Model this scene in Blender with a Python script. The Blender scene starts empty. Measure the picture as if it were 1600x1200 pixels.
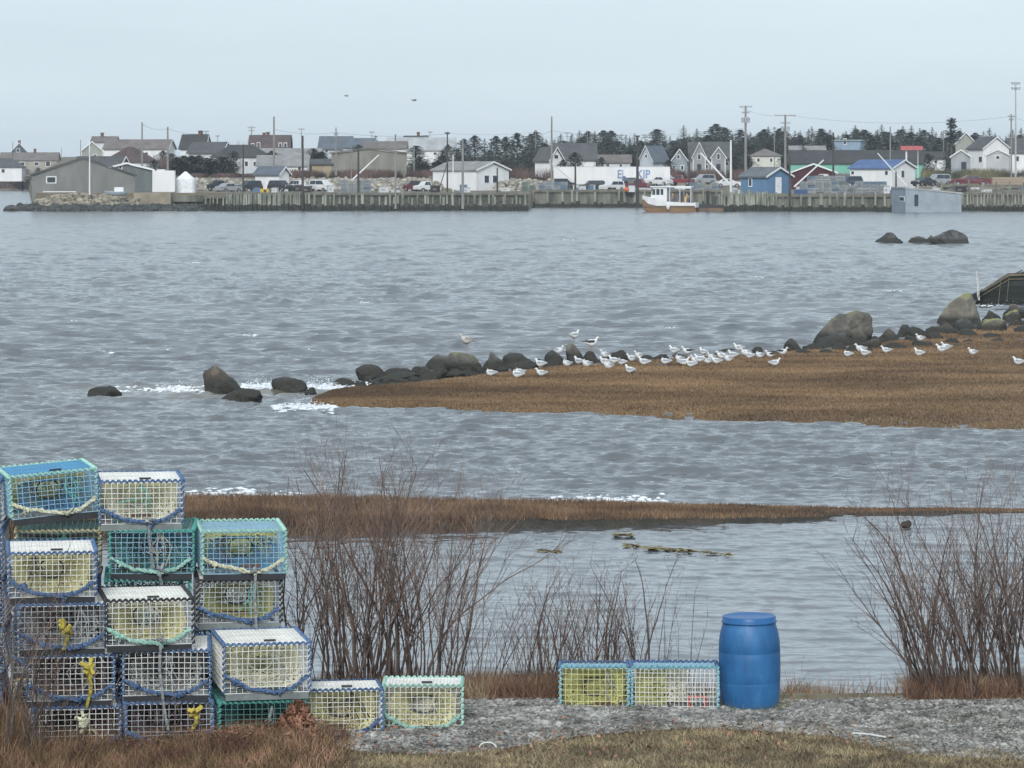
import bpy, bmesh, math, random
import numpy as np
from mathutils import Vector, Matrix, Euler, noise
random.seed(7); RNG = np.random.default_rng(7)
C = bpy.context.scene.collection
R = math.radians

# ------------------------------------------------------------------ camera
F = 5333.33; CH = 5.9; HOR = 265.0          # focal length in photo pixels, camera height, horizon row
cam = bpy.data.cameras.new('camera'); co = bpy.data.objects.new('camera', cam); C.objects.link(co)
co.location = (0, 0, CH); co.rotation_euler = (R(90), 0, 0)
cam.sensor_width = 36; cam.lens = 120; cam.shift_y = -(600 - HOR) / 1600
cam.clip_start = 0.5; cam.clip_end = 20000
bpy.context.scene.camera = co

# ------------------------------------------------------------------ sky, sun, exposure
SUN_EL, SUN_AZ = 32, 185
w = bpy.data.worlds.new('World'); bpy.context.scene.world = w; w.use_nodes = True
nt = w.node_tree; nt.nodes.clear()
N = nt.nodes.new; L = nt.links.new
out = N('ShaderNodeOutputWorld'); mix = N('ShaderNodeMixShader')
sky = N('ShaderNodeTexSky'); sky.sky_type = 'NISHITA'; sky.sun_disc = False
sky.sun_elevation = R(SUN_EL); sky.sun_rotation = R(SUN_AZ)
b1 = N('ShaderNodeBackground'); b1.inputs[1].default_value = 0.1; L(sky.outputs[0], b1.inputs[0])
tc = N('ShaderNodeTexCoord'); mp = N('ShaderNodeMapping'); mp.inputs['Scale'].default_value = (2, 2, 14)
L(tc.outputs['Generated'], mp.inputs[0])
nz = N('ShaderNodeTexNoise'); nz.inputs['Scale'].default_value = 1.6; nz.inputs['Detail'].default_value = 5
L(mp.outputs[0], nz.inputs['Vector'])
cr = N('ShaderNodeValToRGB'); cr.color_ramp.elements[0].position = .32; cr.color_ramp.elements[1].position = .7
cr.color_ramp.elements[0].color = (.405, .485, .545, 1); cr.color_ramp.elements[1].color = (.475, .556, .615, 1)
L(nz.outputs[0], cr.inputs[0])
b2 = N('ShaderNodeBackground'); b2.inputs[1].default_value = 1.0; L(cr.outputs[0], b2.inputs[0])
mix.inputs[0].default_value = .93
L(b1.outputs[0], mix.inputs[1]); L(b2.outputs[0], mix.inputs[2]); L(mix.outputs[0], out.inputs[0])
sl = bpy.data.lights.new('sun', 'SUN'); sl.energy = 1.5; sl.angle = R(14); sl.color = (1, .965, .92)
so = bpy.data.objects.new('sun', sl); C.objects.link(so)
az = R(SUN_AZ); d = Vector((math.sin(az) * math.cos(R(SUN_EL)), math.cos(az) * math.cos(R(SUN_EL)), math.sin(R(SUN_EL))))
so.rotation_euler = d.to_track_quat('Z', 'Y').to_euler()
vs = bpy.context.scene.view_settings
vs.view_transform = 'Standard'; vs.look = 'None'; vs.gamma = 1; vs.exposure = 0.68

def W(px, Y): return (px - 800) * Y / F
def Z(py, Y): return CH - (py - HOR) * Y / F
def YG(py, z=0.): return F * (CH - z) / (py - HOR)

# ------------------------------------------------------------------ helpers
def tag(o, label=None, cat=None, group=None, kind=None):
    if label: o['label'] = label
    if cat: o['category'] = cat
    if group: o['group'] = group
    if kind: o['kind'] = kind
    return o
def empty(name, loc, label, cat, group=None, rz=0, rx=0, ry=0):
    o = bpy.data.objects.new(name, None); C.objects.link(o); o.location = loc; o.rotation_euler = (rx, ry, rz)
    o.empty_display_size = .2
    return tag(o, label, cat, group)
def kids(o): return [c for c in C.objects if c.parent == o]
def copy_tree(o, ks, loc=None, rz=None, label=None, group=None, sc=None):
    """ks: the children of o, each a tuple (child, [grandchildren])"""
    r = o.copy(); C.objects.link(r)
    if loc is not None: r.location = loc
    if rz is not None: r.rotation_euler = (o.rotation_euler[0], o.rotation_euler[1], rz)
    if sc is not None: r.scale = sc if hasattr(sc, '__len__') else (sc, sc, sc)
    if label: r['label'] = label
    if group: r['group'] = group
    for ch, gs in ks:
        c = ch.copy(); C.objects.link(c); c.parent = r
        for g in gs:
            e = g.copy(); C.objects.link(e); e.parent = c
    return r

class MB:
    def __init__(s): s.v = []; s.f = []; s.m = []
    def add(s, vs_, fs, mi=0):
        b = len(s.v); s.v += [tuple(v) for v in vs_]; s.f += [tuple(b + i for i in f) for f in fs]; s.m += [mi] * len(fs)
    def box(s, x0, x1, y0, y1, z0, z1, mi=0, M=None):
        vs_ = [Vector(p) for p in ((x0,y0,z0),(x1,y0,z0),(x1,y1,z0),(x0,y1,z0),(x0,y0,z1),(x1,y0,z1),(x1,y1,z1),(x0,y1,z1))]
        if M: vs_ = [M @ v for v in vs_]
        s.add(vs_, [(0,3,2,1),(4,5,6,7),(0,1,5,4),(1,2,6,5),(2,3,7,6),(3,0,4,7)], mi)
    def bar(s, a, b, t, mi=0):
        s.tube([a, b], [t, t], 4, mi)
    def tube(s, pts, rad, n=6, mi=0, cap=True):
        pts = [Vector(p) for p in pts]; b = len(s.v)
        if not hasattr(rad, '__len__'): rad = [rad] * len(pts)
        for i, p in enumerate(pts):
            t = (pts[min(i + 1, len(pts) - 1)] - pts[max(i - 1, 0)])
            if t.length < 1e-9: t = Vector((0, 0, 1))
            t.normalize()
            u = t.cross(Vector((0, 0, 1)) if abs(t.z) < .9 else Vector((0, 1, 0))).normalized(); q = t.cross(u)
            for k in range(n):
                a = 2 * math.pi * (k + .5) / n
                s.v.append(tuple(p + (u * math.cos(a) + q * math.sin(a)) * rad[i]))
        for i in range(len(pts) - 1):
            for k in range(n):
                k2 = (k + 1) % n
                s.f.append((b + i*n + k, b + i*n + k2, b + (i+1)*n + k2, b + (i+1)*n + k)); s.m.append(mi)
        if cap:
            s.f.append(tuple(b + k for k in reversed(range(n)))); s.m.append(mi)
            s.f.append(tuple(b + (len(pts)-1)*n + k for k in range(n))); s.m.append(mi)
    def loft(s, rings, mi=0, cap=True):
        b = len(s.v); n = len(rings[0])
        for r in rings: s.v += [tuple(p) for p in r]
        for i in range(len(rings) - 1):
            for k in range(n):
                k2 = (k + 1) % n
                s.f.append((b+i*n+k, b+i*n+k2, b+(i+1)*n+k2, b+(i+1)*n+k)); s.m.append(mi)
        if cap:
            s.f.append(tuple(b + k for k in reversed(range(n)))); s.m.append(mi)
            s.f.append(tuple(b + (len(rings)-1)*n + k for k in range(n))); s.m.append(mi)
    def lathe(s, prof, n=32, mi=0, c=(0, 0)):
        s.loft([[(c[0] + r*math.cos(2*math.pi*k/n), c[1] + r*math.sin(2*math.pi*k/n), z) for k in range(n)] for r, z in prof], mi)
    def prism(s, poly, a, b, axis='y', mi=0):
        """poly in the plane across axis, extruded from a to b"""
        n = len(poly)
        def P(p, t):
            return {'y': (p[0], t, p[1]), 'x': (t, p[0], p[1]), 'z': (p[0], p[1], t)}[axis]
        vs_ = [P(p, a) for p in poly] + [P(p, b) for p in poly]
        s.add(vs_, [tuple(reversed(range(n))), tuple(range(n, 2*n))] + [(k, (k+1) % n, n + (k+1) % n, n + k) for k in range(n)], mi)
    def build(s, name, mats, parent=None, smooth=False, fix=True):
        me = bpy.data.meshes.new(name); me.from_pydata(s.v, [], s.f)
        for m in (mats if isinstance(mats, (list, tuple)) else [mats]): me.materials.append(m)
        me.polygons.foreach_set('material_index', s.m)
        if smooth: me.polygons.foreach_set('use_smooth', [True] * len(s.f))
        if fix and len(s.f) < 30000:
            bm = bmesh.new(); bm.from_mesh(me); bmesh.ops.recalc_face_normals(bm, faces=bm.faces); bm.to_mesh(me); bm.free()
        me.update()
        o = bpy.data.objects.new(name, me); C.objects.link(o)
        if parent: o.parent = parent
        return o
def np_mesh(name, V, Fq, mats, smooth=False, parent=None, mi=None):
    """V (n,3) array, Fq (m,k) int array"""
    me = bpy.data.meshes.new(name); k = Fq.shape[1]
    me.vertices.add(len(V)); me.vertices.foreach_set('co', V.astype(np.float32).ravel())
    me.loops.add(Fq.size); me.loops.foreach_set('vertex_index', Fq.astype(np.int32).ravel())
    me.polygons.add(len(Fq)); me.polygons.foreach_set('loop_start', np.arange(0, Fq.size, k, dtype=np.int32))
    me.polygons.foreach_set('loop_total', np.full(len(Fq), k, dtype=np.int32))
    if smooth: me.polygons.foreach_set('use_smooth', np.ones(len(Fq), dtype=bool))
    for m in (mats if isinstance(mats, (list, tuple)) else [mats]): me.materials.append(m)
    if mi is not None: me.polygons.foreach_set('material_index', mi.astype(np.int32))
    me.update(calc_edges=True); me.validate()
    o = bpy.data.objects.new(name, me); C.objects.link(o)
    if parent: o.parent = parent
    return o
def grid_faces(nr, nc):
    i = np.arange(nr - 1)[:, None] * nc + np.arange(nc - 1)[None]
    return np.stack([i, i + 1, i + nc + 1, i + nc], -1).reshape(-1, 4)

# ------------------------------------------------------------------ materials
MATS = {}
def pm(name, c1, c2=None, rough=.8, scale=3., detail=4, bump=0., bscale=None, stretch=(1, 1, 1), island=0., c3=None,
       metal=0., spec=.4, lo=.35, hi=.65, coord='Object'):
    if name in MATS: return MATS[name]
    m = bpy.data.materials.new(name); m.use_nodes = True; t = m.node_tree; b = t.nodes['Principled BSDF']
    b.inputs['Roughness'].default_value = rough; b.inputs['Metallic'].default_value = metal
    b.inputs['Specular IOR Level'].default_value = spec
    n = t.nodes.new; l = t.links.new
    tc = n('ShaderNodeTexCoord'); mp = n('ShaderNodeMapping'); mp.inputs['Scale'].default_value = stretch
    l(tc.outputs[coord], mp.inputs[0])
    if c2 is None: c2 = tuple(x * .72 for x in c1)
    nz = n('ShaderNodeTexNoise'); nz.inputs['Scale'].default_value = scale; nz.inputs['Detail'].default_value = detail
    nz.inputs['Roughness'].default_value = .6
    l(mp.outputs[0], nz.inputs['Vector'])
    cr = n('ShaderNodeValToRGB'); e = cr.color_ramp.elements
    e[0].position = lo; e[1].position = hi; e[0].color = (*c2, 1); e[1].color = (*c1, 1)
    if c3: x = e.new((lo + hi) / 2); x.color = (*c3, 1)
    l(nz.outputs[0], cr.inputs[0]); col = cr.outputs[0]
    if island:
        g = n('ShaderNodeNewGeometry'); mr = n('ShaderNodeMapRange')
        mr.inputs[3].default_value = 1 - island; mr.inputs[4].default_value = 1 + island
        l(g.outputs['Random Per Island'], mr.inputs[0])
        vm = n('ShaderNodeVectorMath'); vm.operation = 'SCALE'; l(col, vm.inputs[0]); l(mr.outputs[0], vm.inputs['Scale']); col = vm.outputs[0]
    l(col, b.inputs['Base Color'])
    if bump:
        z = n('ShaderNodeTexNoise'); z.inputs['Scale'].default_value = bscale or scale * 4; z.inputs['Detail'].default_value = 5
        l(mp.outputs[0], z.inputs['Vector'])
        bp = n('ShaderNodeBump'); bp.inputs['Strength'].default_value = 1; bp.inputs['Distance'].default_value = bump
        l(z.outputs[0], bp.inputs['Height']); l(bp.outputs[0], b.inputs['Normal'])
    MATS[name] = m; return m
def glass_dark(): return pm('window_glass', (.05, .065, .08), (.02, .03, .04), rough=.35, scale=1.5, spec=.25)
def paint(name, c, rough=.7, k=.8): return pm(name, c, tuple(x * k for x in c), rough=rough, scale=.7, detail=6, stretch=(1, 1, .35), bump=.01, bscale=6)
WHITE = paint('white_paint', (.78, .79, .80), k=.88); OFFW = paint('weathered_white', (.62, .65, .68))
TRIM = pm('trim_white', (.8, .81, .82), (.7, .72, .74), scale=2)

# ------------------------------------------------------------------ water
def smooth(a, b, x): t = np.clip((x - a) / (b - a), 0, 1); return t * t * (3 - 2 * t)
def build_water():
    Y = [33.0]
    while Y[-1] < 1200:
        y = Y[-1]; Y.append(y + max(.06, y * y / 20137 * (.36 if y < 560 else 3)))
    Y = np.array(Y); dY = np.gradient(Y)
    px = np.concatenate([np.linspace(-2600, -160, 40, endpoint=False), np.linspace(-160, 1760, 800), np.linspace(1800, 4200, 40)])
    YY, PP = np.meshgrid(Y, px, indexing='ij'); XX = (PP - 800) * YY / F
    rng = np.random.default_rng(3); H = np.zeros_like(XX); DX = np.zeros_like(XX); DY_ = np.zeros_like(XX)
    amp = .05 + .12 * smooth(42, 55, Y) + .33 * smooth(60, 66, Y) + .5 * smooth(84, 112, Y)
    fine = .32 + .68 * smooth(55, 66, Y)
    for lam in np.geomspace(.2, 4.2, 90):
        th = rng.normal(0.12, .48); k = 2 * math.pi / lam
        kx, ky = k * math.sin(th), k * math.cos(th)
        st = .088 * np.interp(lam, [.2, .8, 1.2, 1.8, 4.2], [1, 1, .62, .34, .28])
        a = st / k
        row = a * (amp if lam > .9 else amp * .4 + fine * .5) * np.maximum(smooth(1.7, 3.0, lam / dY), smooth(.25, .5, lam / dY) * (Y > 150) * .85)
        # wave groups: long-crested patches that swell and fade
        ph = kx * XX + ky * YY + rng.uniform(0, 6.28)
        g = 1 + .55 * np.sin(XX * k * .13 * rng.uniform(.6, 1.4) + YY * k * .05 * rng.uniform(-1, 1) + rng.uniform(0, 6.28))
        s_ = np.sin(ph + .65 * np.sin(ph))
        H += row[:, None] * g * s_
        cc = row[:, None] * g * np.cos(ph) * .85
        DX += cc * math.sin(th); DY_ += cc * math.cos(th)
    edge = smooth(0, 1, 1)
    V = np.stack([XX + DX, YY + DY_, H], -1).reshape(-1, 3)
    m = bpy.data.materials.new('sea_water'); m.use_nodes = True; t = m.node_tree; b = t.nodes['Principled BSDF']
    n = t.nodes.new; l = t.links.new
    b.inputs['Roughness'].default_value = .09; b.inputs['IOR'].default_value = 2.0
    g = n('ShaderNodeNewGeometry')
    sy = n('ShaderNodeSeparateXYZ'); l(g.outputs['Position'], sy.inputs[0]); ry = n('ShaderNodeMapRange'); ry.inputs[1].default_value = 60; ry.inputs[2].default_value = 420
    ry.inputs[3].default_value = .05; ry.inputs[4].default_value = .16; l(sy.outputs['Y'], ry.inputs[0]); l(ry.outputs[0], b.inputs['Roughness'])
    # shoal tint round the sunken stones at the tip of the bar
    def blob(cx, cy, rx, ry):
        mp = n('ShaderNodeMapping'); mp.vector_type = 'POINT'
        mp.inputs['Location'].default_value = (-cx / rx, -cy / ry, 0); mp.inputs['Scale'].default_value = (1 / rx, 1 / ry, 0)
        l(g.outputs['Position'], mp.inputs[0]); ln = n('ShaderNodeVectorMath'); ln.operation = 'LENGTH'; l(mp.outputs[0], ln.inputs[0])
        mr = n('ShaderNodeMapRange'); mr.inputs[1].default_value = 1; mr.inputs[2].default_value = .3; l(ln.outputs['Value'], mr.inputs[0]); return mr.outputs[0]
    mx = n('ShaderNodeMix'); mx.data_type = 'RGBA'
    mx.inputs['A'].default_value = (.085, .09, .098, 1); mx.inputs['B'].default_value = (.20, .165, .11, 1)
    ns = n('ShaderNodeTexNoise'); ns.inputs['Scale'].default_value = .9; l(g.outputs['Position'], ns.inputs['Vector'])
    mu = n('ShaderNodeMath'); mu.operation = 'MULTIPLY'; l(blob(-8.0, 91, 5.5, 4.5), mu.inputs[0]); l(ns.outputs[0], mu.inputs[1])
    l(mu.outputs[0], mx.inputs['Factor']); l(mx.outputs['Result'], b.inputs['Base Color'])
    mp = n('ShaderNodeMapping'); mp.inputs['Scale'].default_value = (.62, 1, 1); l(g.outputs['Position'], mp.inputs[0])
    prev = None
    for sc, dist in ((1.0, .16), (4.0, .045), (13, .009)):
        z = n('ShaderNodeTexNoise'); z.inputs['Scale'].default_value = sc; z.inputs['Detail'].default_value = 3; l(mp.outputs[0], z.inputs['Vector'])
        bp = n('ShaderNodeBump'); bp.inputs['Strength'].default_value = .8; bp.inputs['Distance'].default_value = dist
        l(z.outputs[0], bp.inputs['Height'])
        if prev: l(prev, bp.inputs['Normal'])
        if sc < 2:
            # long waves count only on the open water
            sx = n('ShaderNodeSeparateXYZ'); l(g.outputs['Position'], sx.inputs[0]); mr = n('ShaderNodeMapRange')
            mr.inputs[1].default_value = 60; mr.inputs[2].default_value = 130; mr.inputs[3].default_value = .1; mr.inputs[4].default_value = 1; l(sx.outputs['Y'], mr.inputs[0]); l(mr.outputs[0], bp.inputs['Strength'])
        else:
            m3 = n('ShaderNodeMapRange'); m3.inputs[1].default_value = 54; m3.inputs[2].default_value = 64; m3.inputs[3].default_value = .38; m3.inputs[4].default_value = 1; l(sx.outputs['Y'], m3.inputs[0]); l(m3.outputs[0], bp.inputs['Strength'])
        prev = bp.outputs[0]
    l(prev, b.inputs['Normal'])
    o = np_mesh('water', V, grid_faces(len(Y), len(px)), m, smooth=True); tag(o, kind='structure')
build_water()

# ------------------------------------------------------------------ near shore
def gz(X, Y):
    """height of the near ground"""
    z = .80 - .10 * np.clip((-X - 1.8) / 1.5, 0, 1) + .03 * np.sin(X * 1.3 + Y) * np.clip(33 - Y, 0, 1)
    return z - 1.5 * smooth(33.1, 37.6, Y)
def build_shore():
    xs = np.linspace(-9, 9, 240); ys = np.concatenate([np.linspace(2, 27, 16), np.linspace(27.3, 39.5, 160)])
    YY, XX = np.meshgrid(ys, xs, indexing='ij')
    XX = XX * (1 + np.abs(XX) * .12); ZZ = gz(XX, YY) - .003
    V = np.stack([XX, YY, ZZ], -1).reshape(-1, 3)
    m = pm('soil', (.22, .18, .11), (.11, .09, .055), scale=2.5, bump=.02, bscale=30, c3=(.17, .15, .085), coord='Object')
    tag(np_mesh('shore_ground', V, grid_faces(len(ys), len(xs)), m, smooth=True), kind='structure')
build_shore()
ICO = None
def ico(sub):
    bm = bmesh.new(); bmesh.ops.create_icosphere(bm, subdivisions=sub, radius=1)
    v = np.array([x.co[:] for x in bm.verts]); f = np.array([[x.index for x in p.verts] for p in bm.faces]); bm.free(); return v, f
def scatter_stones(name, P, size, mat, label, cat, seed=1, sub=1, flat=.6):
    rng = np.random.default_rng(seed); v, f = ico(sub); n = len(P); nv = len(v)
    V = v[None] * rng.uniform(.6, 1.25, (n, nv, 1)); S = size[:, None] * rng.uniform(.6, 1.3, (n, 3)); S[:, 2] *= flat
    V = V * S[:, None]; a = rng.uniform(0, 6.28, n); c, s_ = np.cos(a)[:, None], np.sin(a)[:, None]
    X = V[..., 0] * c - V[..., 1] * s_; Y = V[..., 0] * s_ + V[..., 1] * c
    V = np.stack([X, Y, V[..., 2]], -1) + P[:, None]
    Fq = (f[None] + (np.arange(n) * nv)[:, None, None]).reshape(-1, 3)
    return tag(np_mesh(name, V.reshape(-1, 3), Fq, mat), label, cat, kind='stuff')
def gravel_edge(px):   # front and back rows of the gravel strip in ground metres
    front = np.interp(px, [-200, 480, 560, 700, 900, 1100, 1300, 1420, 1600, 1900], [1150, 1150, 1175, 1172, 1150, 1142, 1150, 1178, 1180, 1180])
    back = np.interp(px, [-200, 560, 750, 1120, 1400, 1600, 1900], [1118, 1116, 1108, 1102, 1100, 1090, 1090])
    return YG(front, .8), YG(back, .8)
n = 115000; px = RNG.uniform(440, 1720, n); fy, by = gravel_edge(px); t = RNG.uniform(-.06, 1.3, n) * np.where(px > 1150, .88, 1) ; Yg = fy + (by - fy) * t
keep = (RNG.random(n) < np.clip((t + .06) / .3, .5, 1)) & ((px < 1150) | (RNG.random(n) < .85)); px = px[keep]; Yg = Yg[keep]
Xg = (px - 800) * Yg / F
P = np.stack([Xg, Yg, gz(Xg, Yg) + .012], -1)
grav = pm('gravel_stone', (.32, .312, .295), (.12, .116, .108), scale=3, island=.65, bump=.004, bscale=60)
scatter_stones('gravel', P, RNG.lognormal(math.log(.0108), .5, len(P)), grav, 'strip of grey crushed gravel along the shore edge', 'gravel', 5)

def blades(name, P, h, wd, lean, mat, label, cat, seed=2, parent=None):
    rng = np.random.default_rng(seed); n = len(P); a = rng.uniform(0, 6.28, n); la = rng.uniform(0, 6.28, n)
    l = lean * h * rng.random(n); dx, dy = np.cos(a) * wd / 2, np.sin(a) * wd / 2
    V = np.zeros((n, 3, 3)); V[:, 0] = P + np.stack([dx, dy, 0 * dx], -1); V[:, 1] = P - np.stack([dx, dy, 0 * dx], -1)
    tip = P + np.stack([np.cos(la) * l, np.sin(la) * l, h], -1)
    V[:, 2] = tip
    Fq = np.arange(n * 3).reshape(-1, 3)
    return tag(np_mesh(name, V.reshape(-1, 3), Fq, mat, parent=parent), label, cat, kind='stuff')
# dead lawn in front of the gravel
n = 260000; X = RNG.uniform(-6.2, 6.2, n); Yl = RNG.uniform(26.8, 31.9, n); pxl = 800 + X * F / Yl; fy, by = gravel_edge(pxl)
k = (Yl < fy + RNG.normal(0, .14, n) + np.interp(pxl, [1100, 1200, 1400, 1600], [0, .45, .5, .25]) * (np.sin(pxl * .05) * .5 + .6)) | (RNG.random(n) < .03 + .09 * (pxl > 1150)) ; X, Yl, pxl = X[k], Yl[k], pxl[k]
nn = np.array([noise.noise((x * 1.3, y * 1.3, 0)) for x, y in zip(X[::4], Yl[::4])]).repeat(4)[:len(X)]
nn = np.concatenate([nn, np.zeros(len(X) - len(nn))]) if len(nn) < len(X) else nn
keep = RNG.random(len(X)) < np.clip(.8 + nn, .45, 1); X, Yl = X[keep], Yl[keep]
lawn = pm('dead_grass', (.34, .275, .165), (.14, .11, .07), scale=2.2, lo=.4, hi=.6, island=.75, c3=(.25, .195, .12))
blades('grass', np.stack([X, Yl, gz(X, Yl) - .005], -1), RNG.uniform(.015, .06, len(X)), .009, 1.8, lawn, 'short matted olive and straw grass in the foreground', 'grass')
# tufts where gravel meets the bank and reeds at the water's edge
n = 5200; px = np.concatenate([RNG.normal(1262, 32, 3000), RNG.normal(860, 75, 2200)]); Yt = np.concatenate([RNG.uniform(35.4, 38.3, 3000), RNG.uniform(32.9, 34.0, 2200)])
X = (px - 800) * Yt / F; z = np.maximum(gz(X, Yt), -.02)
reed = pm('dry_reed', (.27, .19, .10), (.15, .085, .045), scale=2, island=.5)
blades('reeds', np.stack([X, Yt, z], -1), RNG.uniform(.07, .30, n), .008, .7, reed, 'dry brown reeds and grass along the bank behind the gravel', 'reeds', 4)
# reddish dead growth, bottom left
n = 130000; px = RNG.uniform(-90, 610, n); py = RNG.uniform(1110, 1235, n); k = RNG.random(n) < np.clip((560 - px) / 140, 0, 1) * np.clip(1.25 - (py - 1150) / 75, .3, 1)
px, py = px[k], py[k]; Yt = YG(py, .74); X = (px - 800) * Yt / F
redg = pm('russet_grass', (.32, .185, .12), (.11, .055, .04), scale=3, lo=.4, hi=.6, island=.8, c3=(.17, .12, .06))
blades('undergrowth', np.stack([X, Yt, gz(X, Yt)], -1), RNG.uniform(.03, .19, len(X)) * (1 + 1.5 * np.clip((220 - px) / 220, 0, 1) * RNG.random(len(X))), .008, 1.4, redg, 'tangled reddish brown dead growth at the foot of the trap stack', 'undergrowth', 6)
def leaves(name, P, size, mat, label, cat, seed=3, lift=.6):
    rng = np.random.default_rng(seed); n = len(P)
    a = rng.normal(0, 1, (n, 3)); a /= np.linalg.norm(a, axis=1)[:, None]; b = rng.normal(0, 1, (n, 3)); b = np.cross(a, b); b /= np.linalg.norm(b, axis=1)[:, None]
    a[:, 2] *= lift; b[:, 2] *= lift; s = size[:, None]
    c = np.cross(a, b)
    V = np.stack([P - a * s, P + b * s * .5 + c * s * .2, P + a * s, P - b * s * .5 + c * s * .2], 1)
    b0 = (np.arange(n) * 4)[:, None]
    return tag(np_mesh(name, V.reshape(-1, 3), b0 + np.array([[0, 1, 2, 3]]), mat), label, cat, kind='stuff')
n = 6100; px = np.concatenate([RNG.uniform(150, 500, 5000), RNG.normal(300, 160, 700), RNG.uniform(500, 1400, 400)]); py = np.concatenate([RNG.uniform(1112, 1180, 5000), RNG.uniform(1125, 1190, 700), RNG.uniform(1150, 1200, 400)])
Yt = YG(py, .75); X = (px - 800) * Yt / F
leafm = pm('dead_leaf', (.33, .175, .115), (.13, .06, .04), scale=5, island=.55)
leaves('fallen_leaves', np.stack([X, Yt, gz(X, Yt) + RNG.uniform(.01, .13, n)], -1), RNG.uniform(.015, .04, n), leafm, 'scattered brown fallen leaves on the grass and undergrowth', 'leaves')
n = 1500; u = RNG.random(n); ang = RNG.uniform(0, 6.28, n); r = .30 * (1 - u ** .8) * np.sqrt(RNG.random(n)) + .02
cx, cy = W(458, 30.6), 30.6
leaves('dead_plant', np.stack([cx + r * 1.25 * np.cos(ang) + .05 * u, cy + r * np.sin(ang), .72 + u * .40], -1), RNG.uniform(.025, .055, n), leafm,
       'conical heap of curled rust brown dead leaves beside the lowest traps', 'dead plant', 8, 1)

# ------------------------------------------------------------------ the two salt-marsh bars
def bar(name, pxs, backs, fronts, hgt, mat, skip=.07):
    pu = np.linspace(pxs[0], pxs[-1], 520); v = np.linspace(0, 1, 60)
    yb = YG(np.interp(pu, pxs, backs)); yf = YG(np.interp(pu, pxs, fronts))
    hh = np.interp(pu, pxs, hgt)
    rng = np.random.default_rng(5)
    wob = sum(np.sin(pu * f + p) * a for f, p, a in ((.03, 1, .5), (.075, 2, .35), (.19, 4, .2), (.41, 0, .12)))
    V = np.zeros((60, 520, 3))
    for i, vv in enumerate(v):
        Yv = yf + (yb - yf) * vv + wob * (.35 * (yb - yf) * .05) * (1 - vv)
        Xv = (pu - 800) * Yv / F
        prof = min(1, min(vv, 1 - vv) / skip)
        n1 = np.array([noise.noise((x * .5, y * .9, 3.)) + .5 * noise.noise((x * 1.7, y * 2.2, 7.)) for x, y in zip(Xv, Yv)])
        V[i, :, 0] = Xv; V[i, :, 1] = Yv; V[i, :, 2] = -.12 + (hh + .12) * math.sin(prof * math.pi / 2) + n1 * .03 * prof
    return tag(np_mesh(name, V.reshape(-1, 3), grid_faces(60, 520), mat, smooth=True), kind='structure'), V
turf = pm('marsh_turf', (.25, .165, .082), (.115, .072, .04), scale=.45, detail=10, stretch=(.3, 1.1, 1), bump=.07, bscale=5, c3=(.185, .12, .062), coord='Object', lo=.38, hi=.62)
B1 = ([486, 520, 600, 700, 850, 1000, 1200, 1350, 1450, 1600, 2000, 2600], [628, 613, 607, 598, 579, 566, 555, 543, 525, 508, 485, 465],
      [631, 636, 640, 643, 648, 654, 661, 668, 672, 677, 684, 692], [.05, .08, .12, .13, .14, .14, .14, .14, .15, .16, .2, .2])
bar1, V1 = bar('marsh_ground', *B1, turf)
B2 = ([-900, 0, 285, 520, 700, 900, 1100, 1250, 1340, 1500, 2000, 2600], [792, 793, 794, 795, 796, 796, 796, 797, 797, 797, 798, 798],
      [850, 846, 838, 838, 831, 825, 820, 813, 806, 803, 803, 803], [.22, .22, .2, .2, .16, .13, .10, .06, .04, .035, .03, .03])
mud = pm('bar_mud', (.05, .038, .026), (.022, .022, .017), scale=1.5, bump=.04, bscale=12, rough=.6)
bar2, V2 = bar('mud_bank', *B2, mud)
def on_bar(V, n, seed, p0, p1, v0=.02, v1=.98):
    rng = np.random.default_rng(seed); nr, nc = V.shape[:2]
    pxv = 800 + V[30, :, 0] * F / V[30, :, 1]
    j = np.interp(rng.uniform(p0, p1, n), pxv, np.arange(nc)); i = rng.uniform(v0 * (nr - 1), v1 * (nr - 1), n)
    j0 = np.clip(j.astype(int), 0, nc - 2); i0 = np.clip(i.astype(int), 0, nr - 2); fj = (j - j0)[:, None]; fi = (i - i0)[:, None]
    return (V[i0, j0] * (1 - fi) * (1 - fj) + V[i0 + 1, j0] * fi * (1 - fj) + V[i0, j0 + 1] * (1 - fi) * fj + V[i0 + 1, j0 + 1] * fi * fj)
P = on_bar(V1, 380000, 1, 490, 1800, .02, .99)
cl = np.array([noise.noise((p[0] * .35, p[1] * .5, 1.)) for p in P[::3]]).repeat(3)[:len(P)]
P = P[:len(cl)]; k = RNG.random(len(P)) < np.clip(.8 + cl * 1.2, .45, 1); P = P[k]
mg = pm('marsh_grass', (.30, .20, .115), (.12, .08, .05), scale=.2, detail=7, island=.22, c3=(.20, .132, .077), stretch=(.7, 1.1, 1), lo=.38, hi=.62)
blades('marsh_grass', P, RNG.uniform(.02, .06, len(P)), .03, 1.2, mg, 'low flattened brown marsh grass covering the broad bar where gulls rest', 'marsh grass', 11)
P = np.concatenate([on_bar(V2, 110000, 2, -200, 1680, .05, .98), on_bar(V2, 26000, 7, -200, 740, .0, .25)]); pp = 800 + P[:, 0] * F / P[:, 1]
k = RNG.random(len(P)) < np.interp(pp, [0, 900, 1150, 1320, 1680], [1, .9, .6, .28, .3]); P, pp = P[k], pp[k]
rg = pm('cord_grass', (.25, .165, .10), (.10, .065, .045), scale=.8, detail=6, island=.5, c3=(.18, .115, .072))
blades('cord_grass', P, RNG.uniform(.05, .17, len(P)) * np.interp(pp, [280, 800, 1150, 1350], [1, .75, .45, .25]), .016, .5, rg, 'upright russet grass growing on the narrow low bar', 'cord grass', 12)
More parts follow.
